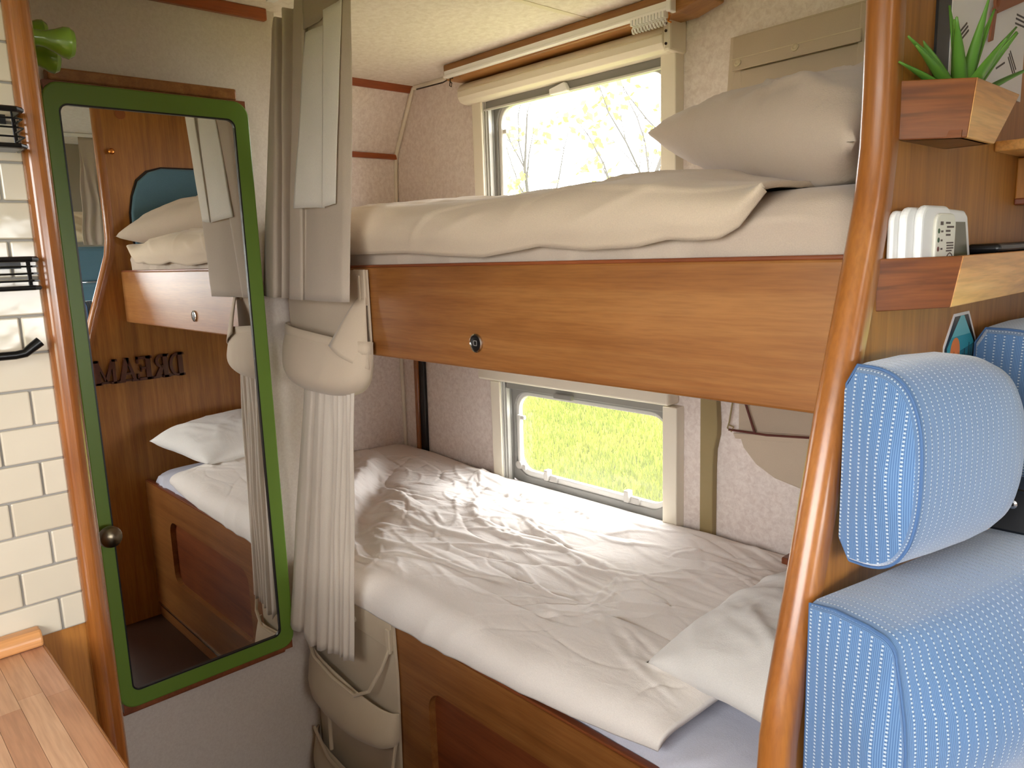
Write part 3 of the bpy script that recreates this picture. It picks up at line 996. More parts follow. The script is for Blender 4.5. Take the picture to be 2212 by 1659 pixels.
# ------------------------------------------------------------------ bedding
def superslab(name, mat, x0, x1, y0, y1, z0, z1, r, amp, seed, parent=None):
    """soft mattress block: a rounded cross-section swept along x"""
    nx, ns = 240, 96
    hw, hh = (y1 - y0) / 2, (z1 - z0) / 2
    cyy, czz = (y0 + y1) / 2, (z0 + z1) / 2
    P = np.zeros((nx, ns, 3))
    for i in range(nx):
        u = i / (nx - 1)
        x = x0 + (x1 - x0) * u
        e = min(u, 1 - u) * (x1 - x0)
        sh = math.sqrt(max(0.0, 1 - (1 - min(e / r, 1)) ** 2)) if r > 0 else 1
        for k in range(ns):
            a = 2 * PI * k / ns
            c, s = math.cos(a), math.sin(a)
            p = 0.22
            yy = math.copysign(abs(c) ** p, c) * (hw - r * (1 - sh))
            zz = math.copysign(abs(s) ** 0.45, s) * hh * (0.25 + 0.75 * sh)
            P[i, k] = (x, cyy + yy, czz + zz)
    n = wrinkles(P[..., 0] * 1.0, P[..., 2] * 2 + P[..., 1], 0.5, 7.0, 2.5, seed)
    n = n * 0.4 + strokes(P[..., 0], P[..., 2], 46, seed + 70, (0.42, 0.3, 0.55, -0.2), (0.05, 0.20), (0.006, 0.014), (0.4, 1.1), (x0, x1, z0, z1))
    P[..., 1] -= n * amp * np.sign(cyy - P[..., 1])
    P[..., 2] += n * amp * 0.3
    return grid_obj(name, P, mat, parent, wrap=True)


def smooth01(t):
    t = np.clip(t, 0, 1)
    return t * t * (3 - 2 * t)


# upper mattress with its fitted sheet
um = tag(superslab('mattress', 'bed_tan_sheet', -2.40, -0.385, 0.928, 1.665, 1.302, 1.474, 0.05, 0.012, 3), 'mattress in a beige fitted sheet on the upper bunk', 'mattress')
# upper duvet
nu, nv = 220, 90
U = np.linspace(0, 1, nu)[None, :].repeat(nv, 0)
V = np.linspace(0, 1, nv)[:, None].repeat(nu, 1)
X = -2.40 + U * 1.90
zl_x = np.array([-2.4, -1.6, -1.48, -1.28, -1.15, -1.043, -0.95, -0.90, -0.80, -0.70, -0.645, -0.60, -0.564, -0.535, -0.50])
zl_z = np.array([1.408, 1.410, 1.410, 1.409, 1.401, 1.396, 1.405, 1.411, 1.402, 1.404, 1.413, 1.410, 1.411, 1.425, 1.468])
zlow = np.interp(X, zl_x, zl_z)
zt_x = np.array([-2.4, -1.62, -1.42, -1.127, -0.9, -0.76, -0.69, -0.62, -0.5])
zt_z = np.array([1.515, 1.512, 1.511, 1.499, 1.503, 1.505, 1.502, 1.488, 1.476])
ztop = np.interp(X, zt_x, zt_z)
# section: v 0..0.35 rises the front, then runs across to the wall
tf = np.clip(V / 0.34, 0, 1)
tb = np.clip((V - 0.34) / 0.66, 0, 1)
an = tf * PI / 2
yf = 0.905 - 0.016 * np.sin(tf * PI) + (1 - np.cos(an)) * 0.10
zf = zlow + (ztop - zlow) * np.sin(an) ** 0.85
Y = np.where(V < 0.34, yf, 1.005 + tb * 0.665)
Z = np.where(V < 0.34, zf, ztop + 0.012 * np.sin(tb * PI) - 0.0 * tb)
wr = wrinkles(X, Y + Z, 0.30, 5.0, 4.0, 11) * 0.007 + wrinkles(X, Y - Z, -0.35, 9.0, 4.0, 12) * 0.004
wr = wr * 0.6 + strokes(X, Y + Z, 46, 61, (0.25, 0.1, -0.15, 0.5), (0.10, 0.35), (0.010, 0.022), (0.002, 0.006), (-2.3, -0.55, 2.3, 3.1))
big = pnoise(X * 3.1, (Y + Z) * 3.0, 5) * 0.012
edge_w = smooth01(V / 0.05)
Y = Y - (wr + big * 0.5) * edge_w * (V < 0.5)
Z = Z + (wr + big) * edge_w * np.where(V < 0.34, 0.5, 1.0)
uvx = np.stack([X, V], -1)
ud = grid_obj('duvet', np.stack([X, Y, Z], -1), 'bed_tan', None, solid=0.008)
tag(ud, 'beige duvet spread over the upper bunk', 'duvet')


def pillow(name, label, mat, A, B, C, D, thick, seed, amp=0.006, n=56, ear=0.06, flip=0.5):
    """A-B front edge, C behind A, D behind B; a stuffed bag between the four corners"""
    A, B, C, D = (np.array(p, float) for p in (A, B, C, D))
    nrm = np.cross(B - A, C - A)
    nrm /= np.linalg.norm(nrm)
    if nrm[2] < 0:
        nrm = -nrm
    s = np.linspace(-1, 1, n)
    u, v = np.meshgrid(s, s)
    pin = 0.05
    u2 = u * (1 - pin * (1 - v ** 2) * np.abs(u) ** 2)
    v2 = v * (1 - pin * (1 - u ** 2) * np.abs(v) ** 2)
    a, b = (u2 + 1) / 2, (v2 + 1) / 2
    base = (A[None, None] * ((1 - a) * (1 - b))[..., None] + B[None, None] * (a * (1 - b))[..., None]
            + C[None, None] * ((1 - a) * b)[..., None] + D[None, None] * (a * b)[..., None])
    prof = ((1 - np.abs(u) ** np.where(u < 0, 7.0, 2.6)) * (1 - np.abs(v) ** 2.6))
    prof = np.clip(prof, 0, 1) ** 0.55
    L1, L2 = np.linalg.norm(B - A), np.linalg.norm(C - A)
    pu, pv = u * L1 / 2, v * L2 / 2
    w = (strokes(pu, pv, 16, seed, (0.5, -0.4, 0.9), (0.08, 0.22), (0.016, 0.032), (amp * 0.4, amp), (-L1 / 2, L1 / 2, -L2 / 2, L2 / 2))
         + strokes(pu, pv, 30, seed + 1, (0.2, -0.8, 1.2), (0.04, 0.10), (0.008, 0.014), (amp * 0.15, amp * 0.4), (-L1 / 2, L1 / 2, -L2 / 2, L2 / 2)))
    rad = 0.0
    hgt = prof * thick
    top = base + nrm * ((hgt * (1 - flip) * 2 * 0.5 + (w + rad) * prof)[..., None])
    bot = base - nrm * ((hgt * flip * 2 * 0.5 + w * prof * 0.6)[..., None])
    vs = np.concatenate([top.reshape(-1, 3), bot.reshape(-1, 3)])
    fs = []
    m = n * n
    for j in range(n - 1):
        for i in range(n - 1):
            q = j * n + i
            fs.append((q, q + 1, q + n + 1, q + n))
            fs.append((m + q, m + q + n, m + q + n + 1, m + q + 1))
    o = mesh_obj(name, vs.tolist(), fs, mat, None, True, base=tuple(vs.mean(0)))
    bm = bmesh.new()
    bm.from_mesh(o.data)
    bmesh.ops.remove_doubles(bm, verts=bm.verts, dist=0.0004)
    bmesh.ops.recalc_face_normals(bm, faces=bm.faces)
    bm.to_mesh(o.data)
    bm.free()
    for p in o.data.polygons:
        p.use_smooth = True
    return tag(o, label, 'pillow')


pillow('pillow', 'plump beige pillow leaning in the corner of the upper bunk', 'bed_tan_sheet',
       (-0.385, 0.885, 1.510), (-1.020, 1.345, 1.640), (-0.40, 1.36, 1.590), (-0.83, 1.63, 1.605), 0.175, 21, 0.016, flip=0.50)

# lower mattress and sheet
lm = tag(superslab('mattress', 'bed_sheet', -2.43, -0.385, 0.922, 1.668, 0.457, 0.606, 0.06, 0.010, 8), 'mattress in a pale blue-grey sheet on the lower bunk', 'mattress')
nu, nv = 420, 220
U = np.linspace(0, 1, nu)[None, :].repeat(nv, 0)
V = np.linspace(0, 1, nv)[:, None].repeat(nu, 1)
# right-hand edge of the duvet slants back towards the window
xr = np.interp(V, [0, 0.12, 0.25, 0.5, 1.0], [-0.662, -0.650, -0.640, -0.66, -0.81])
X = -2.435 + U * (xr + 2.435)
zlow = np.interp(X, [-2.4, -1.6, -1.3, -1.1, -0.9, -0.75, -0.66], [0.575, 0.572, 0.575, 0.582, 0.592, 0.602, 0.612])
ylow = np.interp(X, [-2.4, -1.6, -1.1, -0.9, -0.66], [0.900, 0.895, 0.893, 0.896, 0.910])
tf = np.clip(V / 0.10, 0, 1)
tb = np.clip((V - 0.10) / 0.90, 0, 1)
an = tf * PI / 2
ztop = 0.640 + 0.018 * smooth01((-1.9 - X) / 0.4)
Y = np.where(V < 0.10, ylow - 0.006 * np.sin(tf * PI) + (1 - np.cos(an)) * 0.05, 0.0)
y1 = ylow + 0.05
Y = np.where(V < 0.10, Y, y1 + tb * (1.662 - y1))
Z = np.where(V < 0.10, zlow + (ztop - zlow) * np.sin(an), ztop)
far = smooth01((Y - 1.45) / 0.2)
Z = Z + 0.022 * np.sin(np.clip(tb, 0, 1) * PI) + 0.010 * far
# soft hollows, long creases and crumples
inn = smooth01(V / 0.12) * smooth01((1 - V) / 0.06) * smooth01((1 - U) / 0.04)
Z = Z + inn * (pnoise(X * 2.3, Y * 2.6, 2) * 0.030 + pnoise(X * 5, Y * 6, 3) * 0.012)
Z = Z + inn * (wrinkles(X, Y, -0.22, 4.0, 5.0, 31) * 0.006
               + strokes(X, Y, 60, 51, (-0.25, -0.10, 0.15), (0.15, 0.42), (0.010, 0.020), (0.003, 0.0075), (-2.4, -0.7, 0.95, 1.62))
               + strokes(X, Y, 150, 52, (-0.45, -0.2, 0.3, 0.7), (0.06, 0.20), (0.006, 0.012), (0.0018, 0.0045), (-2.4, -0.68, 0.95, 1.62))
               + strokes(X, Y, 70, 53, (0.9, 0.4, -0.7), (0.05, 0.16), (0.006, 0.014), (0.002, 0.005), (-2.35, -1.6, 0.95, 1.55)))
Y = Y - (V < 0.10) * (wrinkles(X, Z, 1.2, 8.0, 2.0, 35) * 0.005)
# the rucked-up fold at the foot end
fd = np.exp(-(((X + 2.02) * 0.75 + (Y - 1.15) * 0.75) / 0.045) ** 2) * smooth01((Y - 0.98) / 0.1) * smooth01((1.55 - Y) / 0.2)
Z = Z + fd * 0.030
fd2 = np.exp(-(((X + 1.90) * 0.75 + (Y - 1.15) * 0.75) / 0.05) ** 2) * smooth01((Y - 0.98) / 0.1) * smooth01((1.5 - Y) / 0.2)
Z = Z - fd2 * 0.022
ld = grid_obj('duvet', np.stack([X, Y, Z], -1), 'bed_white', None, solid=0.012)
tag(ld, 'crumpled white duvet spread over the lower bunk', 'duvet')
pillow('pillow', 'white pillow propped against the partition on the lower bunk', 'bed_white_smooth',
       (-0.460, 0.905, 0.738), (-0.765, 1.005, 0.680), (-0.42, 1.46, 0.762), (-0.715, 1.50, 0.704), 0.135, 41, 0.010, flip=0.45)


# ------------------------------------------------------------------ curtains
def sheet(name, mat, top, bot, ztop, zbot, parent, rows=30, solid=0.0016, wave=0.004, seed=1, sub=6, soft=2):
    """a hanging cloth between two polylines of equal length (x,y); z given per point or as a number"""
    top = np.array(top, float); bot = np.array(bot, float)
    n = len(top)
    t = np.linspace(0, n - 1, (n - 1) * sub + 1)
    idx = np.arange(n)

    def rs(c):
        return np.interp(t, idx, c)
    zt = rs(np.full(n, ztop) if np.isscalar(ztop) else np.array(ztop, float))
    zb = rs(np.full(n, zbot) if np.isscalar(zbot) else np.array(zbot, float))
    T = np.stack([rs(top[:, 0]), rs(top[:, 1])], -1)
    Bq = np.stack([rs(bot[:, 0]), rs(bot[:, 1])], -1)
    # soften the pleat corners a little
    for A in (T, Bq):
        for _ in range(soft):
            A[1:-1] = 0.25 * A[:-2] + 0.5 * A[1:-1] + 0.25 * A[2:]
    P = np.zeros((rows, len(t), 3))
    for j in range(rows):
        w = j / (rows - 1)
        xy = T * (1 - w) + Bq * w
        z = zt * (1 - w) + zb * w
        off = pnoise(t * 0.35 + 3 * seed, np.full_like(t, w * 2.5), seed) * wave * 2
        P[j, :, 0] = xy[:, 0]
        P[j, :, 1] = xy[:, 1] + off
        P[j, :, 2] = z
    return grid_obj(name, P, mat, parent, solid=solid)


cu = thing('curtain', 'beige pleated curtain gathered at the foot of the upper bunk', 'curtain', (-1.56, 0.84, 1.31))
# flat pleats on the left, broad panel on the right
top = [(-1.690, 0.862), (-1.632, 0.840), (-1.642, 0.868), (-1.592, 0.838), (-1.602, 0.872), (-1.550, 0.846), (-1.488, 0.836), (-1.497, 0.856), (-1.430, 0.838), (-1.330, 0.830), (-1.305, 0.836)]
bot = [(-1.794, 0.834), (-1.704, 0.818), (-1.712, 0.852), (-1.674, 0.822), (-1.684, 0.858), (-1.655, 0.828), (-1.590, 0.829), (-1.600, 0.842), (-1.510, 0.829), (-1.410, 0.828), (-1.392, 0.835)]
zt = [1.915, 1.925, 1.928, 1.934, 1.938, 1.942, 1.940, 1.955, 1.960, 1.960, 1.960]
zb = [1.318, 1.316, 1.316, 1.315, 1.314, 1.313, 1.312, 1.312, 1.312, 1.312, 1.312]
sheet('curtain_panel', 'curtain', top, bot, zt, zb, cu, seed=2, soft=1, wave=0.003)
sheet('lit_panel', 'curtain_lit', [(-1.498, 0.8375), (-1.460, 0.8330), (-1.425, 0.8320), (-1.388, 0.8290)], [(-1.590, 0.8265), (-1.540, 0.8250), (-1.480, 0.8245), (-1.448, 0.8240)],
      [1.862, 1.860, 1.858, 1.856], [1.514, 1.512, 1.509, 1.506], cu, rows=24, wave=0.0015, seed=4, solid=0.001)  # paler sheet painted where light comes through a single layer
sheet('lit_panel', 'curtain_lit', [(-1.400, 0.8245), (-1.372, 0.8225), (-1.345, 0.8245), (-1.332, 0.826)], [(-1.455, 0.8215), (-1.430, 0.8205), (-1.415, 0.821), (-1.402, 0.822)],
      [1.880, 1.880, 1.882, 1.884], [1.508, 1.509, 1.511, 1.512], cu, rows=24, wave=0.001, seed=5, solid=0.001)
sheet('heading_band', 'curtain_band', [(-1.495, 0.836), (-1.420, 0.830), (-1.318, 0.824)], [(-1.502, 0.8355), (-1.427, 0.829), (-1.325, 0.823)], [1.960, 1.962, 1.962], [1.868, 1.866, 1.886], cu, rows=6, wave=0.0, solid=0.001)
MB().box(-1.66, -1.30, 0.838, 0.856, 1.962, 1.978).build('curtain_rail', 'white_plastic', cu)

cl2 = thing('curtain', 'narrow pale curtain with fine pleats hanging beside the lower bunk', 'curtain', (-1.62, 0.84, 0.42))
tp, bt_, zbb = [], [], []
us = [0, 0.10, 0.20, 0.235, 0.30, 0.40, 0.455, 0.50, 0.56, 0.61, 0.66, 0.70, 0.745, 0.785, 0.825, 0.86, 0.90, 0.935, 0.97, 1.0]
dys = [0.004, -0.006, -0.004, 0.016, -0.008, -0.010, 0.008, -0.008, -0.004, 0.008, -0.006, 0.006, -0.007, 0.005, -0.006, 0.006, -0.005, 0.005, -0.005, 0.004]
for k, u in enumerate(us):
    tp.append((-1.668 + 0.218 * u, 0.868 + dys[k] * 0.6))
    bt_.append((-1.750 + 0.264 * u, 0.806 + 0.026 * u + dys[k]))
    zbb.append((0.472 if u < 0.34 else 0.446) + 0.020 * u + (0.006 if k % 3 == 0 else 0.0))
sheet('curtain_panel', 'curtain_lo', tp, bt_, 1.185, zbb, cl2, rows=40, seed=7, wave=0.004, sub=5, soft=1)
MB().box(-1.70, -1.42, 0.862, 0.874, 1.183, 1.196).build('curtain_rail', 'white_plastic', cl2)


# ------------------------------------------------------------------ canvas organisers
def pouch(name, mat, parent, xl, xr, yb, ztop_l, ztop_r, zbot, depth, lean=0.0, nx=40, nz=26, round_=0.55, seed=3, tilt=0.0, lip=0.02):
    """a slouching open pocket: bulging front that closes on the back at both sides and at the bottom"""
    P = np.zeros((nz, nx, 3))
    for j in range(nz):
        v = j / (nz - 1)
        for i in range(nx):
            u = i / (nx - 1)
            side = max(0.0, 1 - abs(2 * u - 1) ** 3.2)
            zt_ = ztop_l + (ztop_r - ztop_l) * u
            zb_ = zbot + (1 - side ** 0.5) * (zt_ - zbot) * round_
            z = zt_ + (zb_ - zt_) * v
            prof = (0.55 + 0.45 * math.sin(min(1, v * 1.25) * PI / 2)) * math.sqrt(max(0, 1 - max(0, (v - 0.62) / 0.38) ** 2.4))
            d = depth * side ** 0.55 * prof
            x = xl + (xr - xl) * u
            P[j, i] = (x + lean * v * (0.5 - u), yb - 0.002 - d, z)
    n = wrinkles(P[..., 0], P[..., 2], 1.1, 14, 2.5, seed)
    P[..., 1] -= n * 0.004 * (np.linspace(0, 1, nz)[:, None] ** 0.7)
    return grid_obj(name, P, mat, parent, solid=0.003)


o1 = thing('hanging_pocket', 'beige canvas pocket hung on the upper bunk rail below the curtain', 'organiser', (-1.60, 0.88, 1.10))
MB().box(-1.775, -1.412, 0.8905, 0.8955, 1.165, 1.376).build('back_panel', 'canvas', o1)
MB().box(-1.455, -1.412, 0.884, 0.8905, 1.300, 1.377).build('strap', 'canvas', o1, bevel=0.002)
MB().box(-1.435, -1.426, 0.880, 0.8845, 1.300, 1.365).build('strap_edge', 'canvas', o1, bevel=0.002)
pouch('pocket', 'canvas', o1, -1.770, -1.398, 0.8905, 1.250, 1.222, 1.092, 0.068, round_=0.62, seed=3)
# hem band along the opening and the side gusset
hem = np.zeros((3, 40, 3))
for i in range(40):
    u = i / 39
    side = max(0.0, 1 - abs(2 * u - 1) ** 3.2)
    d = 0.068 * side ** 0.55 * 0.58
    zt_ = 1.250 - 0.028 * u
    for j in range(3):
        hem[j, i] = (-1.770 + 0.372 * u, 0.8905 - 0.0055 - d - 0.004 * j * 0.5, zt_ + 0.002 - 0.014 * j)
grid_obj('hem_band', hem, 'canvas', o1, solid=0.002)
gs = np.zeros((14, 8, 3))
for j in range(14):
    v = j / 13
    for i in range(8):
        u = i / 7
        xl_, xr_ = -1.440 - 0.055 * v, -1.412 + 0.014 * v
        gs[j, i] = (xl_ + (xr_ - xl_) * u, 0.886 - v ** 0.8 * (0.050 * (1 - u) + 0.012 * u + 0.016 * math.sin(PI * u)), 1.318 - (0.104 + 0.050 * u) * v)
grid_obj('gusset', gs, 'canvas', o1, solid=0.0025)

o2 = thing('hanging_organiser', 'brownish canvas organiser with two slouching pockets on the lower bunk front', 'organiser', (-1.60, 0.88, 0.02))
MB().prism([(-1.795, 0.575), (-1.397, 0.575), (-1.392, 0.44), (-1.408, 0.02), (-1.78, 0.02)], 'y', 0.890, 0.897).build('back_panel', 'canvas_lo', o2)
MB().prism([(-1.59, 0.574), (-1.398, 0.574), (-1.398, 0.505), (-1.59, 0.512)], 'y', 0.885, 0.890).build('top_flap', 'canvas_lo', o2, bevel=0.002)
MB().box(-1.412, -1.397, 0.878, 0.886, 0.500, 0.560).build('strap_tab', 'canvas_lo', o2, bevel=0.002)
MB().lathe([(0.0075, 0), (0.0075, 0.002), (0.004, 0.003)], (-1.555, 0.8848, 0.532), (0, -1, 0), 14).build('snap', 'cream', o2)
pouch('pocket', 'canvas_lo', o2, -1.785, -1.388, 0.890, 0.398, 0.352, 0.235, 0.060, round_=0.45, seed=13)
pouch('pocket', 'canvas_lo', o2, -1.795, -1.398, 0.890, 0.135, 0.098, -0.02 + 0.03, 0.060, round_=0.45, seed=14)
MB().tube([(-1.402, 0.880, 0.510), (-1.420, 0.868, 0.46), (-1.450, 0.848, 0.40), (-1.500, 0.838, 0.372), (-1.60, 0.836, 0.378), (-1.70, 0.842, 0.392), (-1.775, 0.868, 0.402)], 0.0045, 8).build('pocket_hem', 'canvas_lo', o2, smooth=True)
MB().tube([(-1.398, 0.880, 0.275), (-1.405, 0.868, 0.20), (-1.440, 0.848, 0.130), (-1.52, 0.838, 0.112), (-1.66, 0.840, 0.122), (-1.785, 0.868, 0.140)], 0.0045, 8).build('pocket_hem', 'canvas_lo', o2, smooth=True)
MB().tube([(-1.690, 0.872, 0.325), (-1.700, 0.870, 0.26), (-1.690, 0.866, 0.20), (-1.680, 0.860, 0.13)], 0.0055, 8).build('side_fold', 'canvas_lo', o2, smooth=True)

o3 = thing('wall_organiser', 'beige canvas organiser with snap flap on the wall above the upper pillow', 'organiser', (-0.86, 1.65, 1.60))
MB().prism([(-1.020, 1.878), (-0.700, 1.885), (-0.70, 1.50), (-1.045, 1.50)], 'y', 1.672, 1.6825).build('back_panel', 'canvas', o3)
MB().add([(-1.012, 1.668, 1.876), (-0.712, 1.668, 1.880), (-0.705, 1.640, 1.800), (-0.998, 1.640, 1.796), (-1.012, 1.675, 1.876), (-0.712, 1.675, 1.880), (-0.705, 1.647, 1.800), (-0.998, 1.647, 1.796)],
         [(0, 3, 2, 1), (4, 5, 6, 7), (0, 1, 5, 4), (1, 2, 6, 5), (2, 3, 7, 6), (3, 0, 4, 7)]).build('flap', 'canvas', o3, bevel=0.002)
MB().prism([(-1.003, 1.824), (-0.708, 1.828), (-0.708, 1.8262), (-1.003, 1.8222)], 'y', 1.6485, 1.652).build('flap_seam', 'cream_dark', o3)
for x, z in ((-0.985, 1.812), (-0.848, 1.818)):
    MB().lathe([(0.0085, 0), (0.0085, 0.002), (0.005, 0.0032), (0.003, 0.0022)], (x, 1.6447 + (z - 1.812) * 0.35, z), (0, -1, 0.35), 18).build('snap', 'cream_dark', o3)
MB().prism([(-0.990, 1.80), (-0.715, 1.804), (-0.715, 1.53), (-0.962, 1.53)], 'y', 1.661, 1.672).build('pocket', 'canvas', o3, bevel=0.004)
MB().prism([(-1.000, 1.83), (-0.985, 1.80), (-0.965, 1.70), (-1.030, 1.69)], 'y', 1.666, 1.673).build('gusset', 'canvas', o3, bevel=0.002)
MB().prism([(-0.712, 1.880), (-0.695, 1.872), (-0.69, 1.72), (-0.72, 1.70)], 'y', 1.650, 1.670).build('side_wing', 'canvas', o3, bevel=0.003)

o4 = thing('wall_pocket', 'cream cloth wall pocket with dark binding beside the lower window', 'organiser', (-0.88, 1.66, 0.82))
pk = [(-0.980, 0.945), (-0.62, 0.975), (-0.62, 0.830), (-0.72, 0.822), (-0.81, 0.828), (-0.88, 0.842), (-0.93, 0.868), (-0.965, 0.905)]
MB().prism(pk, 'y', 1.664, 1.6825).build('pocket', 'canvas', o4, bevel=0.005)
MB().prism([(-0.992, 0.940), (-0.62, 0.972), (-0.62, 0.958), (-0.985, 0.926)], 'y', 1.660, 1.667).build('hem_band', 'canvas', o4, bevel=0.002)
MB().tube([(-1.004, 1.662, 0.946), (-0.9, 1.660, 0.948), (-0.62, 1.660, 0.974)], 0.0028, 8).build('binding', 'binding', o4)
MB().prism([(-0.985, 1.06), (-0.62, 1.06), (-0.62, 0.97), (-0.985, 0.945)], 'y', 1.677, 1.6825).build('back_cloth', 'canvas', o4)
MB().tube([(-0.962, 1.660, 1.03), (-0.945, 1.660, 0.985), (-0.932, 1.660, 0.950)], 0.0030, 8).build('cord', 'binding', o4)
MB().tube([(-0.995, 1.666, 1.03), (-1.004, 1.664, 0.965), (-1.008, 1.662, 0.950), (-0.996, 1.661, 0.943), (-0.990, 1.661, 0.955), (-1.002, 1.661, 0.958)], 0.0022, 8).build('cord', 'olive', o4)

# upright strips on the window wall above the lower bunk
g1 = thing('guide_rail', 'black vertical guide strip with brown edge near the rear corner', 'rail', (-2.33, YW - 0.01, 0.55))
MB().add([(-2.318, 1.668, 1.25), (-2.288, 1.668, 1.25), (-2.302, 1.668, 0.56), (-2.336, 1.668, 0.56), (-2.318, 1.682, 1.25), (-2.288, 1.682, 1.25), (-2.302, 1.682, 0.56), (-2.336, 1.682, 0.56)],
         [(0, 1, 2, 3), (4, 7, 6, 5), (0, 4, 5, 1), (1, 5, 6, 2), (2, 6, 7, 3), (3, 7, 4, 0)]).build('black_strip', 'black', g1, bevel=0.002)
MB().add([(-2.338, 1.660, 1.25), (-2.316, 1.660, 1.25), (-2.334, 1.660, 0.56), (-2.354, 1.660, 0.56), (-2.338, 1.682, 1.25), (-2.316, 1.682, 1.25), (-2.334, 1.682, 0.56), (-2.354, 1.682, 0.56)],
         [(0, 1, 2, 3), (4, 7, 6, 5), (0, 4, 5, 1), (1, 5, 6, 2), (2, 6, 7, 3), (3, 7, 4, 0)]).build('brown_strip', 'wood_post', g1, bevel=0.002)
MB().box(-2.30, -2.17, 1.660, 1.682, 0.612, 0.630).build('foot_plate', 'black', g1, bevel=0.003)
g2 = [(-1.088, 1.25), (-1.046, 1.25), (-1.040, 1.02), (-1.036, 0.955), (-1.037, 0.925), (-1.046, 0.885), (-1.048, 0.84), (-1.048, 0.60), (-1.086, 0.60)]
tag(MB().prism(g2, 'y', 1.660, 1.6825).build('support_post', 'olive', bevel=0.003), 'olive vertical support strip right of the lower window', 'post')
# small wooden ledge at the head of the lower bunk
lg = thing('corner_ledge', 'small dark wooden ledge at the head of the lower bunk', 'ledge', (-0.59, 1.60, 0.607))
MB().box(-0.795, -0.39, 1.545, 1.655, 0.686, 0.702).build('top', 'wood_dark', lg, bevel=0.003)
MB().box(-0.785, -0.40, 1.555, 1.650, 0.607, 0.686).build('body', 'wood_dark', lg, bevel=0.002)


# ------------------------------------------------------------------ right-hand side of the partition
def trough(name, label, pb, pf, z0, z1, y_end_top, y_end_bot, xf_top, xf_bot, t=0.009):
    """wall trough: splayed near end from pb (on the panel) to pf, front along y"""
    th = thing(name, label, 'shelf', (XQ, pb[1], z0))
    # near end (splayed)
    n = Vector((pf[0] - pb[0], pf[1] - pb[1])).normalized()
    nn = Vector((-n.y, n.x)) * t
    xb, yb = pb
    vt = [(xb, yb, z1), (pf[0], pf[1], z1), (pf[0] + nn.x, pf[1] + nn.y, z1), (xb + nn.x * 0.0, yb + t * 1.3, z1)]
    sl = (pf[1] - yb) / (pf[0] - xb)
    yfb = yb + 0.004 + sl * (xf_bot - xb)
    vb = [(xb, yb + 0.004, z0), (xf_bot, yfb, z0), (xf_bot + nn.x, yfb + nn.y, z0), (xb, yb + 0.004 + t * 1.3, z0)]
    MB().add(vb + vt, [(0, 3, 2, 1), (4, 5, 6, 7), (0, 1, 5, 4), (1, 2, 6, 5), (2, 3, 7, 6), (3, 0, 4, 7)]).build('end_panel', 'acacia_shaded', th, bevel=0.0012)
    # front
    vb = [(xf_bot, yfb, z0), (xf_bot + 0.0, y_end_bot, z0), (xf_bot - t, y_end_bot, z0), (xf_bot - t, yfb, z0)]
    vt = [(pf[0] + 0.0005, pf[1], z1), (xf_top, y_end_top, z1), (xf_top - t, y_end_top, z1), (pf[0] - t, pf[1], z1)]
    MB().add(vb + vt, [(0, 3, 2, 1), (4, 5, 6, 7), (0, 1, 5, 4), (1, 2, 6, 5), (2, 3, 7, 6), (3, 0, 4, 7)]).build('front_panel', 'acacia', th, bevel=0.0012)
    MB().add([(XQ, yb + 0.012, z0), (xf_bot - 0.004, pf[1] - 0.008, z0), (xf_bot - 0.004, y_end_bot - 0.004, z0), (XQ, y_end_bot - 0.004, z0)] +
             [(XQ, yb + 0.012, z0 + 0.008), (xf_bot - 0.004, pf[1] - 0.008, z0 + 0.008), (xf_bot - 0.004, y_end_bot - 0.004, z0 + 0.008), (XQ, y_end_bot - 0.004, z0 + 0.008)],
             [(0, 3, 2, 1), (4, 5, 6, 7), (0, 1, 5, 4), (1, 2, 6, 5), (2, 3, 7, 6), (3, 0, 4, 7)]).build('bottom_panel', 'acacia_shaded', th)
    vb = [(XQ, y_end_bot - t, z0), (xf_bot - t, y_end_bot - t, z0), (xf_bot - t, y_end_bot, z0), (XQ, y_end_bot, z0)]
    vt = [(XQ, y_end_top - t, z1), (xf_top - t, y_end_top - t, z1), (xf_top - t, y_end_top, z1), (XQ, y_end_top, z1)]
    MB().add(vb + vt, [(0, 3, 2, 1), (4, 5, 6, 7), (0, 1, 5, 4), (1, 2, 6, 5), (2, 3, 7, 6), (3, 0, 4, 7)]).build('far_end_panel', 'acacia_shaded', th, bevel=0.0012)
    return th


trough('wall_trough', 'small acacia wood trough holding the green plant', (XQ, 0.889), (-0.2815, 0.946), 1.507, 1.568, 1.105, 1.040, -0.2815, -0.287)
trough('wall_trough', 'longer acacia wood trough holding the white alarm', (XQ, 0.853), (-0.2850, 0.950), 1.324, 1.381, 1.560, 1.540, -0.285, -0.292)
# wooden shelf further along, cut by the picture's edge
fs_ = thing('wall_shelf', 'dark wooden shelf box beyond the small trough', 'shelf', (XQ, 1.36, 1.44))
MB().box(XQ, -0.262, 1.232, 1.60, 1.516, 1.530).build('lip', 'acacia', fs_, bevel=0.002)
MB().box(XQ, -0.285, 1.345, 1.60, 1.450, 1.514).build('box', 'wood_z', fs_, bevel=0.002)
MB().box(XQ, -0.283, 1.343, 1.60, 1.446, 1.456).build('bottom_edge', 'wood_dark', fs_, bevel=0.002)


# plant
pl = thing('aloe_plant', 'small green aloe plant with pointed leaves in the wooden trough', 'plant', (-0.312, 0.99, 1.52))
MB().lathe([(0.016, 0), (0.021, 0.034), (0.021, 0.036), (0.018, 0.034)], (-0.312, 0.99, 1.519), (0, 0, 1), 16).build('pot', 'black', pl, smooth=True)


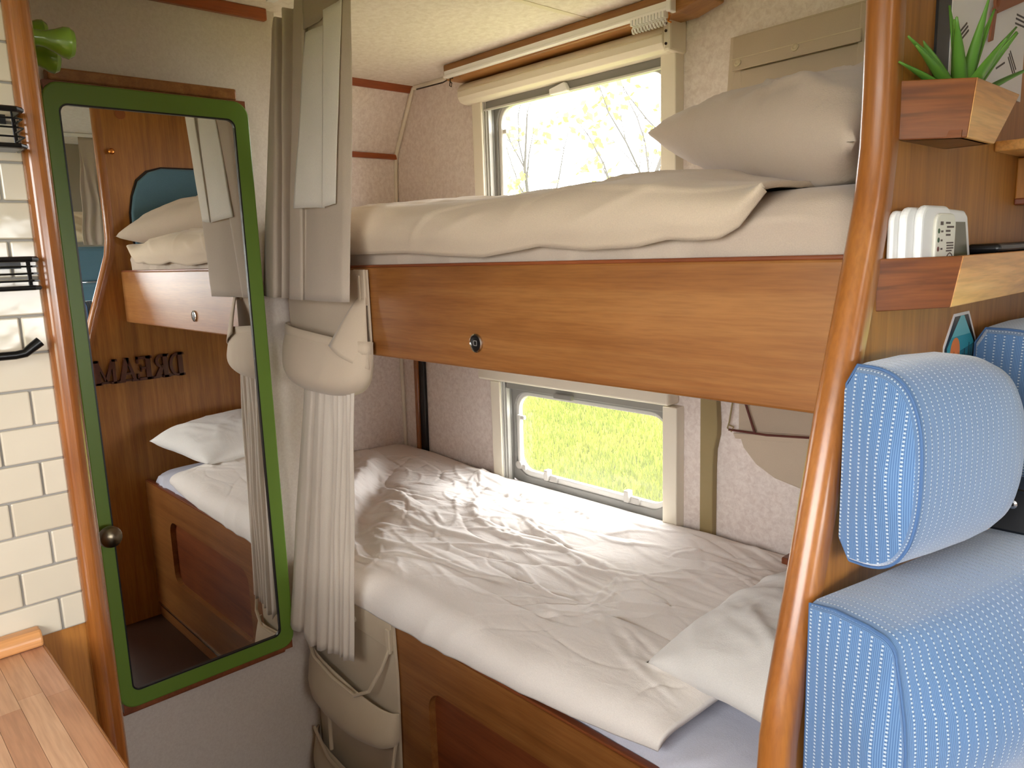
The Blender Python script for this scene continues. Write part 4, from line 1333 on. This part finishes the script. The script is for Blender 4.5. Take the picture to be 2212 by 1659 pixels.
def leaf(base, d, length, width, bend, parent):
    base = Vector(base)
    d = Vector(d).normalized()
    side = d.cross(Vector((0, 0, 1)))
    if side.length < 0.05:
        side = Vector((0.7, -0.7, 0))
    side.normalize()
    # turn the blade towards the room
    nrm = side.cross(d).normalized()
    n = 10
    P = np.zeros((n, 5, 3))
    for j in range(n):
        t = j / (n - 1)
        c = base + d * (length * t) + Vector((d.x, d.y, -0.25)) * (bend * length * t * t)
        w = width * (0.75 + 0.6 * t - 1.35 * t ** 1.6) if t < 1 else 0.0006
        w = max(w, 0.0006)
        for i in range(5):
            s = (i - 2) / 2
            P[j, i] = c + side * (s * w) + nrm * (s * s * w * 0.55)
    grid_obj('leaf', P, 'leaf_green', parent, solid=0.0022)


LV = [((-0.05, -1.0, 0.62), 0.078, 0.15), ((0.1, 0.7, 0.75), 0.085, 0.1), ((0.0, -0.3, 1.0), 0.07, 0.1), ((-0.2, -1.0, 0.55), 0.070, 0.2), ((-0.1, -0.95, 0.80), 0.080, 0.25), ((0.10, -0.55, 1.0), 0.074, 0.15), ((0.25, -0.25, 1.0), 0.080, 0.05),
      ((-0.15, 0.05, 1.0), 0.085, 0.02), ((0.15, 0.25, 1.0), 0.082, 0.05), ((0.20, 0.60, 0.95), 0.088, 0.15), ((0.05, 0.95, 0.85), 0.100, 0.15),
      ((0.45, 0.10, 0.9), 0.062, 0.1), ((0.50, -0.5, 0.75), 0.060, 0.2), ((0.30, 0.85, 0.55), 0.085, 0.15), ((-0.3, -0.4, 1.0), 0.078, 0.2), ((0.4, 0.5, 1.0), 0.070, 0.05)]
for d, ln, bd in LV:
    dd = Vector(d)
    leaf(Vector((-0.312, 0.995, 1.546)) + Vector((dd.x, dd.y, 0)) * 0.010, d, ln * 1.38, 0.0105, bd * 1.5, pl)

# print with strap hanging behind the plant
pr = thing('wall_print', 'white print with fine dash marks hanging behind the plant', 'picture', (XQ, 1.18, 1.60))
MB().box(XQ, XQ + 0.004, 1.026, 1.322, 1.590, 1.98).build('sheet', 'paper', pr)
MB().box(XQ, XQ + 0.003, 0.985, 1.026, 1.585, 1.98).build('dark_strip', 'black', pr)  # plain black strip along the near edge of the sheet


def dash(y0, z0, y1, z1, w=0.0011):
    v = Vector((y1 - y0, z1 - z0)).normalized()
    n = Vector((-v.y, v.x)) * w
    MB().prism([(y0 + n.x, z0 + n.y), (y1 + n.x, z1 + n.y), (y1 - n.x, z1 - n.y), (y0 - n.x, z0 - n.y)], 'x', XQ + 0.0035, XQ + 0.0046).build('dash_mark', 'ink', pr)


for (a, b) in (((1.047, 1.638), (1.077, 1.656)), ((1.050, 1.634), (1.081, 1.653)), ((1.053, 1.630), (1.084, 1.649)), ((1.275, 1.700), (1.318, 1.7015)), ((1.272, 1.6945), (1.318, 1.696)),
               ((1.270, 1.688), (1.316, 1.690)), ((1.256, 1.650), (1.288, 1.630)), ((1.252, 1.646), (1.284, 1.625)), ((1.249, 1.641), (1.280, 1.620)), ((1.12, 1.72), (1.16, 1.74)), ((1.12, 1.713), (1.16, 1.733)),
               ((1.20, 1.62), (1.235, 1.632)), ((1.055, 1.622), (1.075, 1.621)), ((1.06, 1.76), (1.10, 1.75)), ((1.24, 1.78), (1.28, 1.80))):
    dash(a[0], a[1], b[0], b[1])
lt = thing('leather_strap', 'brown leather strap with a ring over the white print', 'strap', (-0.33, 1.17, 1.65))
MB().prism([(1.158, 1.688), (1.170, 1.688), (1.162, 1.648), (1.148, 1.644)], 'x', XQ + 0.007, XQ + 0.010).build('strap', 'leather', lt, bevel=0.001)
MB().prism([(1.165, 1.698), (1.300, 1.738), (1.300, 1.722), (1.172, 1.682)], 'x', XQ + 0.007, XQ + 0.010).build('strap', 'leather', lt, bevel=0.001)
MB().tube([(XQ + 0.011, 1.160 + 0.008 * math.cos(a * PI / 6), 1.695 + 0.010 * math.sin(a * PI / 6)) for a in range(13)], 0.0018, 6).build('ring', 'leather', lt)

# alarm and thermometer in the lower trough
al = thing('gas_alarm', 'white plastic gas alarm standing in the longer wooden trough', 'alarm', (-0.318, 0.895, 1.333))
MB().prism(rrect(0.873, 0.985, 1.333, 1.432, 0.014, 6), 'x', -0.3385, -0.3315).build('back_shell', 'white_plastic', al, bevel=0.003, seg=3)
MB().prism(rrect(0.884, 0.990, 1.333, 1.4355, 0.016, 6), 'x', -0.3318, -0.3225).build('mid_shell', 'white_plastic', al, bevel=0.004, seg=3)
MB().prism(rrect(0.903, 0.998, 1.333, 1.4375, 0.018, 6), 'x', -0.3230, -0.3135).build('front_shell', 'white_plastic', al, bevel=0.005, seg=3)
MB().prism(rrect(0.936, 1.000, 1.333, 1.4290, 0.014, 6), 'x', -0.3140, -0.3095).build('face_plate', 'label_print', al, bevel=0.003, seg=2)
xf = -0.3094
DY = 0.058
for (y, z, w, h) in ((0.890, 1.4175, 0.008, 0.004), (0.907, 1.418, 0.014, 0.0022), (0.911, 1.4135, 0.022, 0.0022), (0.908, 1.409, 0.014, 0.0022), (0.909, 1.4045, 0.014, 0.0022),
                     (0.912, 1.3955, 0.022, 0.0016), (0.913, 1.3925, 0.022, 0.0016), (0.913, 1.3895, 0.022, 0.0016), (0.912, 1.3865, 0.018, 0.0016), (0.893, 1.4085, 0.006, 0.0022), (0.893, 1.3985, 0.005, 0.0022), (0.894, 1.389, 0.005, 0.0022)):
    MB().box(xf - 0.001, xf + 0.0004, y + DY, y + DY + w, z - h / 2, z + h / 2).build('print_line', 'ink', al)
for (z, mm) in ((1.409, 'green_led'), (1.399, 'green_led'), (1.389, 'red_led')):
    MB().lathe([(0.0028, 0), (0.0028, 0.0012)], (xf - 0.0008, 0.8860 + DY, z), (1, 0, 0), 10).build('indicator', mm, al)
MB().box(xf - 0.001, xf + 0.0006, 0.887 + DY, 0.904 + DY, 1.366, 1.380).build('test_window', 'black', al)
for k, r in enumerate((0.004, 0.008, 0.012)):
    MB().tube([(xf + 0.0002, 0.924 + DY + r * math.cos(a * PI / 8), 1.372 + r * math.sin(a * PI / 8)) for a in range(9)], 0.0007, 4).build('sounder_slot', 'ink', al)
tm = thing('thermometer', 'white digital thermometer with grey screen behind the alarm', 'thermometer', (-0.325, 1.06, 1.333))
MB().prism([(1.002, 1.333), (1.118, 1.333), (1.082, 1.428), (1.070, 1.434), (1.002, 1.436)], 'x', -0.337, -0.322).build('body', 'white_plastic', tm, bevel=0.004, seg=3)
MB().prism([(1.012, 1.345), (1.098, 1.345), (1.070, 1.420), (1.012, 1.420)], 'x', -0.3225, -0.3212).build('screen', 'lcd', tm)
bc = thing('glasses_case', 'flat black case lying in the longer wooden trough', 'case', (-0.315, 1.27, 1.34))
MB().box(-0.335, -0.298, 1.13, 1.45, 1.333, 1.378).build('lower_half', 'black', bc, bevel=0.008, seg=3)
MB().box(-0.336, -0.297, 1.13, 1.45, 1.380, 1.392).build('upper_half', 'black', bc, bevel=0.005, seg=3)

# sticker on the partition
st = thing('sticker', 'teal and orange forest sunset sticker on the wood below the trough', 'sticker', (XQ, 1.14, 1.19))


def poly_x(name, pts, x0, x1, mat, par):
    MB().prism(pts, 'x', x0, x1).build(name, mat, par)


oc = [(1.077, 1.19), (1.077, 1.262), (1.110, 1.302), (1.170, 1.302), (1.206, 1.262), (1.206, 1.19)]


def shrink(p, d):
    cy_, cz_ = 1.1415, 1.235
    return [(y + (d if y < cy_ else -d), z + (0 if z < 1.2 else -d)) for y, z in p]


poly_x('white_border', oc, XQ, XQ + 0.0008, 'paper', st)
poly_x('black_band', shrink(oc, 0.004), XQ + 0.0005, XQ + 0.0012, 'black', st)
inner = [(1.089, 1.19), (1.089, 1.258), (1.135, 1.298), (1.148, 1.298), (1.194, 1.258), (1.194, 1.19)]
poly_x('sky_band', inner, XQ + 0.001, XQ + 0.0015, 'teal_pale', st)
poly_x('sky_band', [(1.089, 1.19), (1.089, 1.258), (1.104, 1.271), (1.179, 1.271), (1.194, 1.258), (1.194, 1.19)], XQ + 0.0013, XQ + 0.0018, 'teal', st)
poly_x('hill', [(1.089, 1.19), (1.089, 1.242), (1.12, 1.248), (1.194, 1.256), (1.194, 1.19)], XQ + 0.0016, XQ + 0.0021, 'teal_dark', st)
poly_x('sun', [(1.118 + 0.018 * math.cos(a * PI / 12), 1.250 + 0.020 * math.sin(a * PI / 12)) for a in range(24)], XQ + 0.0019, XQ + 0.0024, 'orange', st)
trees_ = [(1.089, 1.19), (1.089, 1.236)]
for k in range(12):
    y = 1.092 + k * 0.0085
    h = 0.012 + 0.016 * ((k * 7) % 5) / 5 + (0.012 if k > 8 else 0)
    trees_ += [(y, 1.232), (y + 0.004, 1.232 + h * 0.8), (y + 0.008, 1.232)]
trees_ += [(1.194, 1.232), (1.194, 1.19)]
poly_x('tree_line', trees_, XQ + 0.0022, XQ + 0.0027, 'navy', st)


# ------------------------------------------------------------------ blue upholstery
def dcushion(name, label, cat, base, rotz, prof, y_st, tops, group=None, parent=None, mat='blue_fabric'):
    """profile (x,z) swept along local y; y_st: list of (y, scale, dz); near end closed by a flat cap"""
    prof = np.array(prof, float)
    n = len(prof)
    cen = prof.mean(0)
    arc = np.concatenate([[0], np.cumsum(np.linalg.norm(np.diff(prof, axis=0), axis=1))])
    vs, uv, fs = [], [], []
    hmax, xmax = prof[:, 1].max(), prof[:, 0].max()
    for st_ in y_st:
        y, s, dz = st_[:3]
        bg = st_[3] if len(st_) > 3 else 0.0
        for k in range(n):
            q = cen + (prof[k] - cen) * s
            bx = bg * max(q[0] / xmax, 0) ** 2 * math.sin(PI * min(max(1 - q[1] / hmax, 0), 1) ** 0.8)
            vs.append((q[0] + bx, y, q[1] + dz))
            uv.append((y, arc[k]))
    m = len(y_st)
    for j in range(m - 1):
        for k in range(n - 1):
            fs.append((j * n + k, j * n + k + 1, (j + 1) * n + k + 1, (j + 1) * n + k))
        fs.append((j * n + n - 1, j * n, (j + 1) * n, (j + 1) * n + n - 1))
    for end, (y, s, dz) in ((0, y_st[0][:3]), (m - 1, y_st[-1][:3])):
        rings = (1.0, 0.9, 0.6, 0.3, 0.02)
        b0 = len(vs)
        for ri_, r in enumerate(rings):
            bul = (1 - r) * 0.014 * (-1 if end == 0 else 1)
            for k in range(n):
                q = cen + (prof[k] - cen) * s * r
                vs.append((q[0], y + bul, q[1] + dz))
                uv.append((q[0] * 0.85, q[1]))
        for ri_ in range(len(rings) - 1):
            for k in range(n):
                k2 = (k + 1) % n
                f = (b0 + ri_ * n + k, b0 + (ri_ + 1) * n + k, b0 + (ri_ + 1) * n + k2, b0 + ri_ * n + k2)
                fs.append(f if end == 0 else f[::-1])
        fs.append(tuple(b0 + (len(rings) - 1) * n + k for k in range(n)))
    M = Matrix.Rotation(rotz, 3, 'Z')
    wv = [Vector(base) + M @ Vector(v) for v in vs]
    root = thing(name, label, cat, base, group)
    o = mesh_obj('cushion_body', wv, fs, mat, root, True, uv=uv)
    bm = bmesh.new()
    bm.from_mesh(o.data)
    bmesh.ops.recalc_face_normals(bm, faces=bm.faces)
    bm.to_mesh(o.data)
    bm.free()
    o.data.set_sharp_from_angle(angle=math.radians(50))
    y, s, dz = y_st[1][:3]
    ring = [Vector(base) + M @ Vector((cen[0] + (p[0] - cen[0]) * s * 1.005, y - 0.002, cen[1] + (p[1] - cen[1]) * s * 1.005 + dz)) for p in prof]
    MB().tube(ring + [ring[0]], 0.0016, 6, cap=False).build('piping', 'piping_blue', root, smooth=True)
    return root


def dprof(depth, h, n=34, flat=0.012, sq=0.62):
    """D-shaped outline: flat back at x=0, bulging front"""
    pts = []
    for k in range(n):
        a = -PI / 2 + PI * k / (n - 1)
        c, s = math.cos(a), math.sin(a)
        pts.append((flat + (depth - flat) * max(c, 0) ** sq, h / 2 + h / 2 * math.copysign(abs(s) ** 0.8, s)))
    pts += [(0.0, h * 0.90), (0.0, h * 0.5), (0.0, h * 0.10)]
    return pts


ENDS = [(0.0, 0.93, 0), (0.010, 0.985, 0), (0.022, 1.0, 0)]
hd = dcushion('head_bolster', 'fat blue headrest bolster on top of the seat back, nearest the aisle', 'bolster', (XQ + 0.003, 0.772, 1.066), math.radians(-13), dprof(0.086, 0.212),
              ENDS + [(0.08, 1.02, 0), (0.14, 1.01, -0.001), (0.175, 0.97, -0.002), (0.195, 0.90, -0.003), (0.203, 0.80, -0.003)], None)
hd2 = dcushion('head_bolster', 'dark blue headrest bolster further back beside the sticker', 'bolster', (XQ + 0.003, 1.185, 1.066), math.radians(-4), dprof(0.130, 0.212),
               ENDS + [(0.10, 1.02, 0), (0.30, 1.0, 0), (0.395, 0.96, 0), (0.41, 0.86, 0)], None)


def bprof(depth, h, n=10, r=0.02):
    pts = [(0.0, h)]
    pts += [(depth * 0.3, h + 0.004), (depth * 0.7, h + 0.002)]
    for k in range(n):
        a = PI / 2 * k / (n - 1)
        pts.append((depth - r + r * math.sin(a), h - r + r * math.cos(a)))
    for k in range(1, 7):
        t = k / 7
        pts.append((depth + 0.014 * math.sin(PI * t), (h - r) * (1 - t) + r * t))
    for k in range(n):
        a = PI / 2 * k / (n - 1)
        pts.append((depth - r + r * math.cos(a), r - r * math.sin(a)))
    pts += [(depth * 0.5, 0.0), (0.0, 0.0)]
    return pts[::-1]


bkc = dcushion('back_cushion', 'large blue ribbed seat back cushion below the bolster', 'cushion', (XQ + 0.003, 0.712, 0.795), math.radians(-12), bprof(0.096, 0.242),
               [(0.0, 0.96, 0), (0.006, 0.985, 0), (0.016, 1.0, 0, 0.004), (0.05, 1.0, 0, 0.022), (0.10, 1.0, 0, 0.040), (0.18, 1.01, 0, 0.050), (0.30, 1.02, 0, 0.050), (0.45, 1.02, 0, 0.045), (0.68, 1.0, 0, 0.01), (0.70, 0.95, 0)], None)
stc = dcushion('seat_cushion', 'blue ribbed seat cushion at the bottom right corner', 'cushion', (XQ + 0.003, 0.700, 0.630), math.radians(-3), bprof(0.42, 0.160, r=0.035),
               [(0.0, 0.97, 0), (0.008, 0.985, 0), (0.02, 1.0, 0), (0.40, 1.02, 0), (0.80, 1.0, 0), (0.92, 0.96, 0)], None)
bb = thing('bench_base', 'wooden bench base under the blue seat cushion', 'bench', (-0.12, 1.2, 0))
MB().box(XQ + 0.001, 0.09, 0.72, YW - 0.002, 0.0, 0.628).build('box', 'wood_z', bb, bevel=0.004)
br = thing('seat_bracket', 'black plastic bracket with a screw between the bolster and the seat back', 'bracket', (-0.25, 0.98, 1.04))
MB().prism([(-0.335, 1.050), (-0.205, 1.050), (-0.197, 1.062), (-0.200, 1.104), (-0.335, 1.110)], 'y', 1.020, 1.085).build('body', 'black', br, bevel=0.004)
MB().lathe([(0.0055, 0), (0.0055, 0.0012), (0.003, 0.0018)], (-0.2360, 1.0196, 1.087), (0, -1, 0), 14).build('screw', 'chrome', br)
MB().prism(rrect(-0.2380, -0.2340, 1.085, 1.089, 0.0005, 1), 'y', 1.0170, 1.0180).build('screw_slot', 'black', br)

# ------------------------------------------------------------------ kitchen end
wt = thing('worktop', 'beech stave worktop at the kitchen end', 'worktop', (-0.75, -0.2, 0.835))
rnd = random.Random(4)
sm = {}
SW = 0.0285
y = 0.1875
first = {}
k = 0
while y > YK + 0.05:
    x = XT + 0.0065 - rnd.uniform(0, 0.25)
    while x < -0.36:
        ln = rnd.choice((0.24, 0.30, 0.36))
        xa, xb = max(x, XT + 0.0065), min(x + ln, -0.36)
        if xb - xa > 0.01:
            mname = 'stave_%d' % rnd.randrange(4)
            MB().box(xa + 0.0002, xb - 0.0002, y - SW + 0.0002, y - 0.0002, 0.8425, 0.865).build('stave', mname, wt)
        x += ln
    y -= SW
    k += 1
MB().box(XT + 0.0065, -0.36, YK + 0.04, 0.186, 0.835, 0.8425).build('underside', 'wood_dark', wt)
MB().box(XT + 0.0065, -0.36, 0.1875, 0.1905, 0.836, 0.8655).build('edge_band', 'wood_x', wt, bevel=0.001)
up = tag(MB().prism([(XT + 0.0070, 0.866), (XT + 0.034, 0.866), (XT + 0.034, 0.880), (XT + 0.026, 0.889), (XT + 0.0070, 0.889)], 'y', -0.55, 0.189).build('upstand', 'wood_upstand', bevel=0.003),
         'pale wooden upstand strip along the back of the worktop', 'upstand')
kc = thing('kitchen_cabinet', 'wooden kitchen cabinet under the worktop', 'cabinet', (-0.75, -0.2, 0))
MB().box(XT + 0.002, -0.38, YK + 0.05, 0.165, 0.0, 0.834).build('body', 'wood_z', kc)
for i in range(2):
    d_ = MB().box(XT + 0.02 + 0.42 * i, XT + 0.42 + 0.42 * i, 0.1655, 0.180, 0.10, 0.80).build('door', 'wood_z', kc, bevel=0.004)
    MB().lathe([(0.008, 0), (0.006, 0.012), (0.014, 0.02), (0.001, 0.026)], (XT + 0.38 + 0.08 * i, 0.180, 0.72), (0, 1, 0), 12).build('knob', 'chrome', d_, smooth=True)


def wire_basket(label, y0, y1, z0, z1, d, wires):
    b = thing('wire_basket', label, 'basket', (XT + 0.006, (y0 + y1) / 2, z0))
    xa, xb = XT + 0.010, XT + 0.010 + d
    for nm, z, r in (('rim', z1, 0.0038), ('base_rim', z0, 0.0032)):
        MB().tube([(xa, y0, z), (xb - 0.006, y0, z), (xb, y0 + 0.006, z), (xb, y1 - 0.006, z), (xb - 0.006, y1, z), (xa, y1, z)], r, 8).build(nm, 'black_metal', b, smooth=True)
    for k in range(wires):
        z = z0 + (z1 - z0) * (k + 1) / (wires + 1)
        MB().tube([(xa, y0, z), (xb - 0.006, y0, z), (xb, y0 + 0.006, z), (xb, y1 - 0.006, z), (xb - 0.006, y1, z), (xa, y1, z)], 0.0014, 6).build('wire', 'black_metal', b, smooth=True)
    n = 5
    for k in range(n):
        yy = y1 - 0.012 - (y1 - y0 - 0.02) * k / (n - 1)
        MB().tube([(xb, yy, z1), (xb, yy, z0), (xa, yy, z0)], 0.0014, 6).build('wire', 'black_metal', b)
    for yy in (y0, y1):
        MB().tube([(xa, yy, z1), (xa, yy, z0)], 0.0018, 6).build('wire', 'black_metal', b)
    MB().box(xa, xb - 0.004, y0 + 0.004, y1 - 0.004, z0 - 0.003, z0 - 0.001).build('floor_plate', 'black_metal', b)
    MB().box(XT + 0.0065, XT + 0.011, y0 + 0.01, y1 - 0.01, z1 - 0.012, z1).build('hanger', 'black_metal', b)
    return b


wire_basket('black wire basket on the tiles, the higher of two', 0.02, 0.246, 1.560, 1.606, 0.050, 3)
wire_basket('black wire basket on the tiles, the lower of two', 0.02, 0.240, 1.376, 1.414, 0.050, 3)
tb_ = thing('towel_rail', 'black towel rail with an upturned end on the tiles', 'towel rail', (XT + 0.03, 0.15, 1.27))
MB().tube([(XT + 0.034, -0.02, 1.288), (XT + 0.034, 0.205, 1.286), (XT + 0.034, 0.216, 1.2875), (XT + 0.034, 0.226, 1.295), (XT + 0.034, 0.236, 1.302)], [0.0058] * 2 + [0.006, 0.0066, 0.0070], 12).build('bar', 'black_metal', tb_, smooth=True)
MB().tube([(XT + 0.006, 0.02, 1.288), (XT + 0.034, 0.02, 1.288)], 0.006, 10).build('bracket', 'black_metal', tb_, smooth=True)

# ------------------------------------------------------------------ cab end, seen in the mirror
cs = thing('armchair', 'high blue seat back in front of the cab curtain, seen in the mirror', 'seat', (0.50, 1.15, 0.0))
MB().box(0.44, 0.54, 0.90, 1.50, 1.335, 1.497).build('head_section', 'blue_pad', cs, bevel=0.02, seg=3)
MB().box(0.42, 0.54, 0.90, 1.50, 1.03, 1.333).build('back_section', 'blue_pad', cs, bevel=0.02, seg=3)
MB().box(0.415, 0.56, 0.89, 1.51, 1.015, 1.028).build('piping', 'white_plastic', cs, bevel=0.004)
MB().box(0.30, 0.56, 0.89, 1.51, 0.0, 1.013).build('base', 'blue_pad', cs, bevel=0.02, seg=3)
cp = tag(MB().box(0.70, 0.72, 0.55, YW - 0.003, 1.50, ZC - 0.001).build('cab_blind', 'grey_panel'), 'grey blind drawn across the cab opening', 'blind')
cc = thing('curtain', 'cream curtain tied back at the cab opening, seen in the mirror', 'curtain', (0.42, 1.1, 1.5))
sheet('curtain_panel', 'curtain', [(0.36, 1.00 + 0.012 * k) for k in range(12)], [(0.36 + 0.014 * (k % 2), 0.97 + 0.020 * k) for k in range(12)], 1.975, 1.502, cc, rows=24, wave=0.012, seed=9)
MB().box(0.35, 0.37, 0.93, 1.20, 1.972, 1.986).build('rail', 'white_plastic', cc)
ccu = pillow('cushion', 'cream cushion on top of the blue cab seat, seen in the mirror', 'cream_cloth', (0.46, 0.90, 1.515), (0.46, 1.20, 1.515), (0.50, 0.92, 1.66), (0.50, 1.18, 1.66), 0.06, 61)
ccu['category'] = 'cushion'
gv = thing('hanging_plant', 'dark hanging foliage beside the partition edge, seen in the mirror', 'plant', (0.35, 1.12, 1.55))
rr = random.Random(9)
for k in range(46):
    z = 1.82 - 0.26 * rr.random()
    c = Vector((0.32 + rr.uniform(-0.03, 0.03), 1.105 + rr.uniform(-0.03, 0.05), z))
    a = rr.uniform(0, 2 * PI)
    d = Vector((math.cos(a) * 0.3, math.sin(a), rr.uniform(-0.8, 0.2))) * 0.022
    s = Vector((0.15, 0.4, 0.6)).cross(d).normalized() * 0.011
    nn = d.cross(s).normalized() * 0.001
    MB().add([c - d, c + s, c + d, c - s, c + nn * 2], [(0, 1, 4), (1, 2, 4), (2, 3, 4), (3, 0, 4), (3, 2, 1, 0)]).build('leaf', 'navy' if k % 4 else 'leaf_green', gv)
MB().tube([(0.33, 1.11, 1.97), (0.325, 1.115, 1.75), (0.33, 1.11, 1.56)], 0.002, 6).build('stem', 'soil', gv)

# ------------------------------------------------------------------ outdoors
gx = np.linspace(-22, 10, 60)
gy = np.linspace(2.6, 30, 60)
GX, GY = np.meshgrid(gx, gy)
GZ = -0.5 + pnoise(GX * 0.4, GY * 0.4, 4) * 0.06
gr = grid_obj('ground', np.stack([GX, GY, GZ], -1), 'grass', None)
struct(gr, 'meadow outside the windows')
big_ground = MB().box(-40, 40, -30, 2.7, -0.6, -0.55).build('ground', 'grass')
struct(big_ground, 'grass around and under the camper')
rr = random.Random(3)
nb = 26000
vs, fs = [], []
for k in range(nb):
    y_ = 4.0 + 5.0 * rr.random() ** 1.3
    x_ = -(0.62 * y_) - rr.random() * (0.75 * y_)
    z_ = -0.5
    h = rr.uniform(0.03, 0.10)
    a = rr.uniform(0, PI)
    w = 0.006
    lx, ly = rr.uniform(-0.04, 0.04), rr.uniform(-0.04, 0.04)
    i = len(vs)
    vs += [(x_ - w * math.cos(a), y_ - w * math.sin(a), z_ - 0.02), (x_ + w * math.cos(a), y_ + w * math.sin(a), z_ - 0.02), (x_ + lx, y_ + ly, z_ + h)]
    fs.append((i, i + 1, i + 2))
gs_ = mesh_obj('grass', vs, fs, 'grass', base=(-6, 6, -0.5))
tag(gs_, 'short bright green grass outside the lower window', 'grass', kind='stuff')


def tree(label, x, y, h, seed):
    r = random.Random(seed)
    t = thing('tree', label, 'tree', (x, y, -0.5), 'young trees outside the upper window')
    tr_, lf_v, lf_f = MB(), [], []
    base = Vector((x, y, -0.5))
    segs = []

    def grow(p, d, ln, rad, lev):
        path = [p]
        rads = [rad]
        q = p.copy()
        dd = d.copy()
        for k in range(5):
            dd = (dd + Vector((r.uniform(-.22, .22), r.uniform(-.22, .22), r.uniform(-.10, .16)))).normalized()
            q = q + dd * ln / 5
            path.append(q.copy())
            rads.append(rad * (1 - 0.16 * (k + 1)))
            if lev < 3 and (k >= 1 or lev > 0):
                for _ in range(2 if lev < 2 else 1):
                    nd = (dd + Vector((r.uniform(-1, 1), r.uniform(-1, 1), r.uniform(-0.3, 0.7)))).normalized()
                    grow(q.copy(), nd, ln * r.uniform(0.35, 0.6), rads[-1] * 0.5, lev + 1)
            if lev >= 2 and r.random() < 0.06:
                for _ in range(r.randint(2, 5)):
                    c = q + Vector((r.gauss(0, .09), r.gauss(0, .09), r.gauss(0, .09)))
                    s = r.uniform(0.05, 0.085)
                    a = Vector((r.uniform(-1, 1), r.uniform(-1, 1), r.uniform(-1, 1))).normalized()
                    b_ = a.orthogonal().normalized()
                    i = len(lf_v)
                    lf_v.extend([c - a * s, c + b_ * s * 0.6, c + a * s, c - b_ * s * 0.6])
                    lf_f.append((i, i + 1, i + 2, i + 3))
        tr_.tube(path, rads, 5)
    grow(base, Vector((0, 0, 1)), h, 0.07, 0)
    tr_.build('trunk', 'bark', t)
    o = mesh_obj('foliage', lf_v, lf_f, 'tree_leaf', t)
    o['kind'] = 'stuff'


tree('slim young tree with yellow-green leaves, in the middle of the upper window', -7.6, 9.0, 4.6, 5)
tree('slim young tree with yellow-green leaves, at the right of the upper window', -6.0, 9.6, 5.0, 8)
tree('slim young tree with yellow-green leaves, at the left of the upper window', -9.6, 9.4, 4.2, 15)
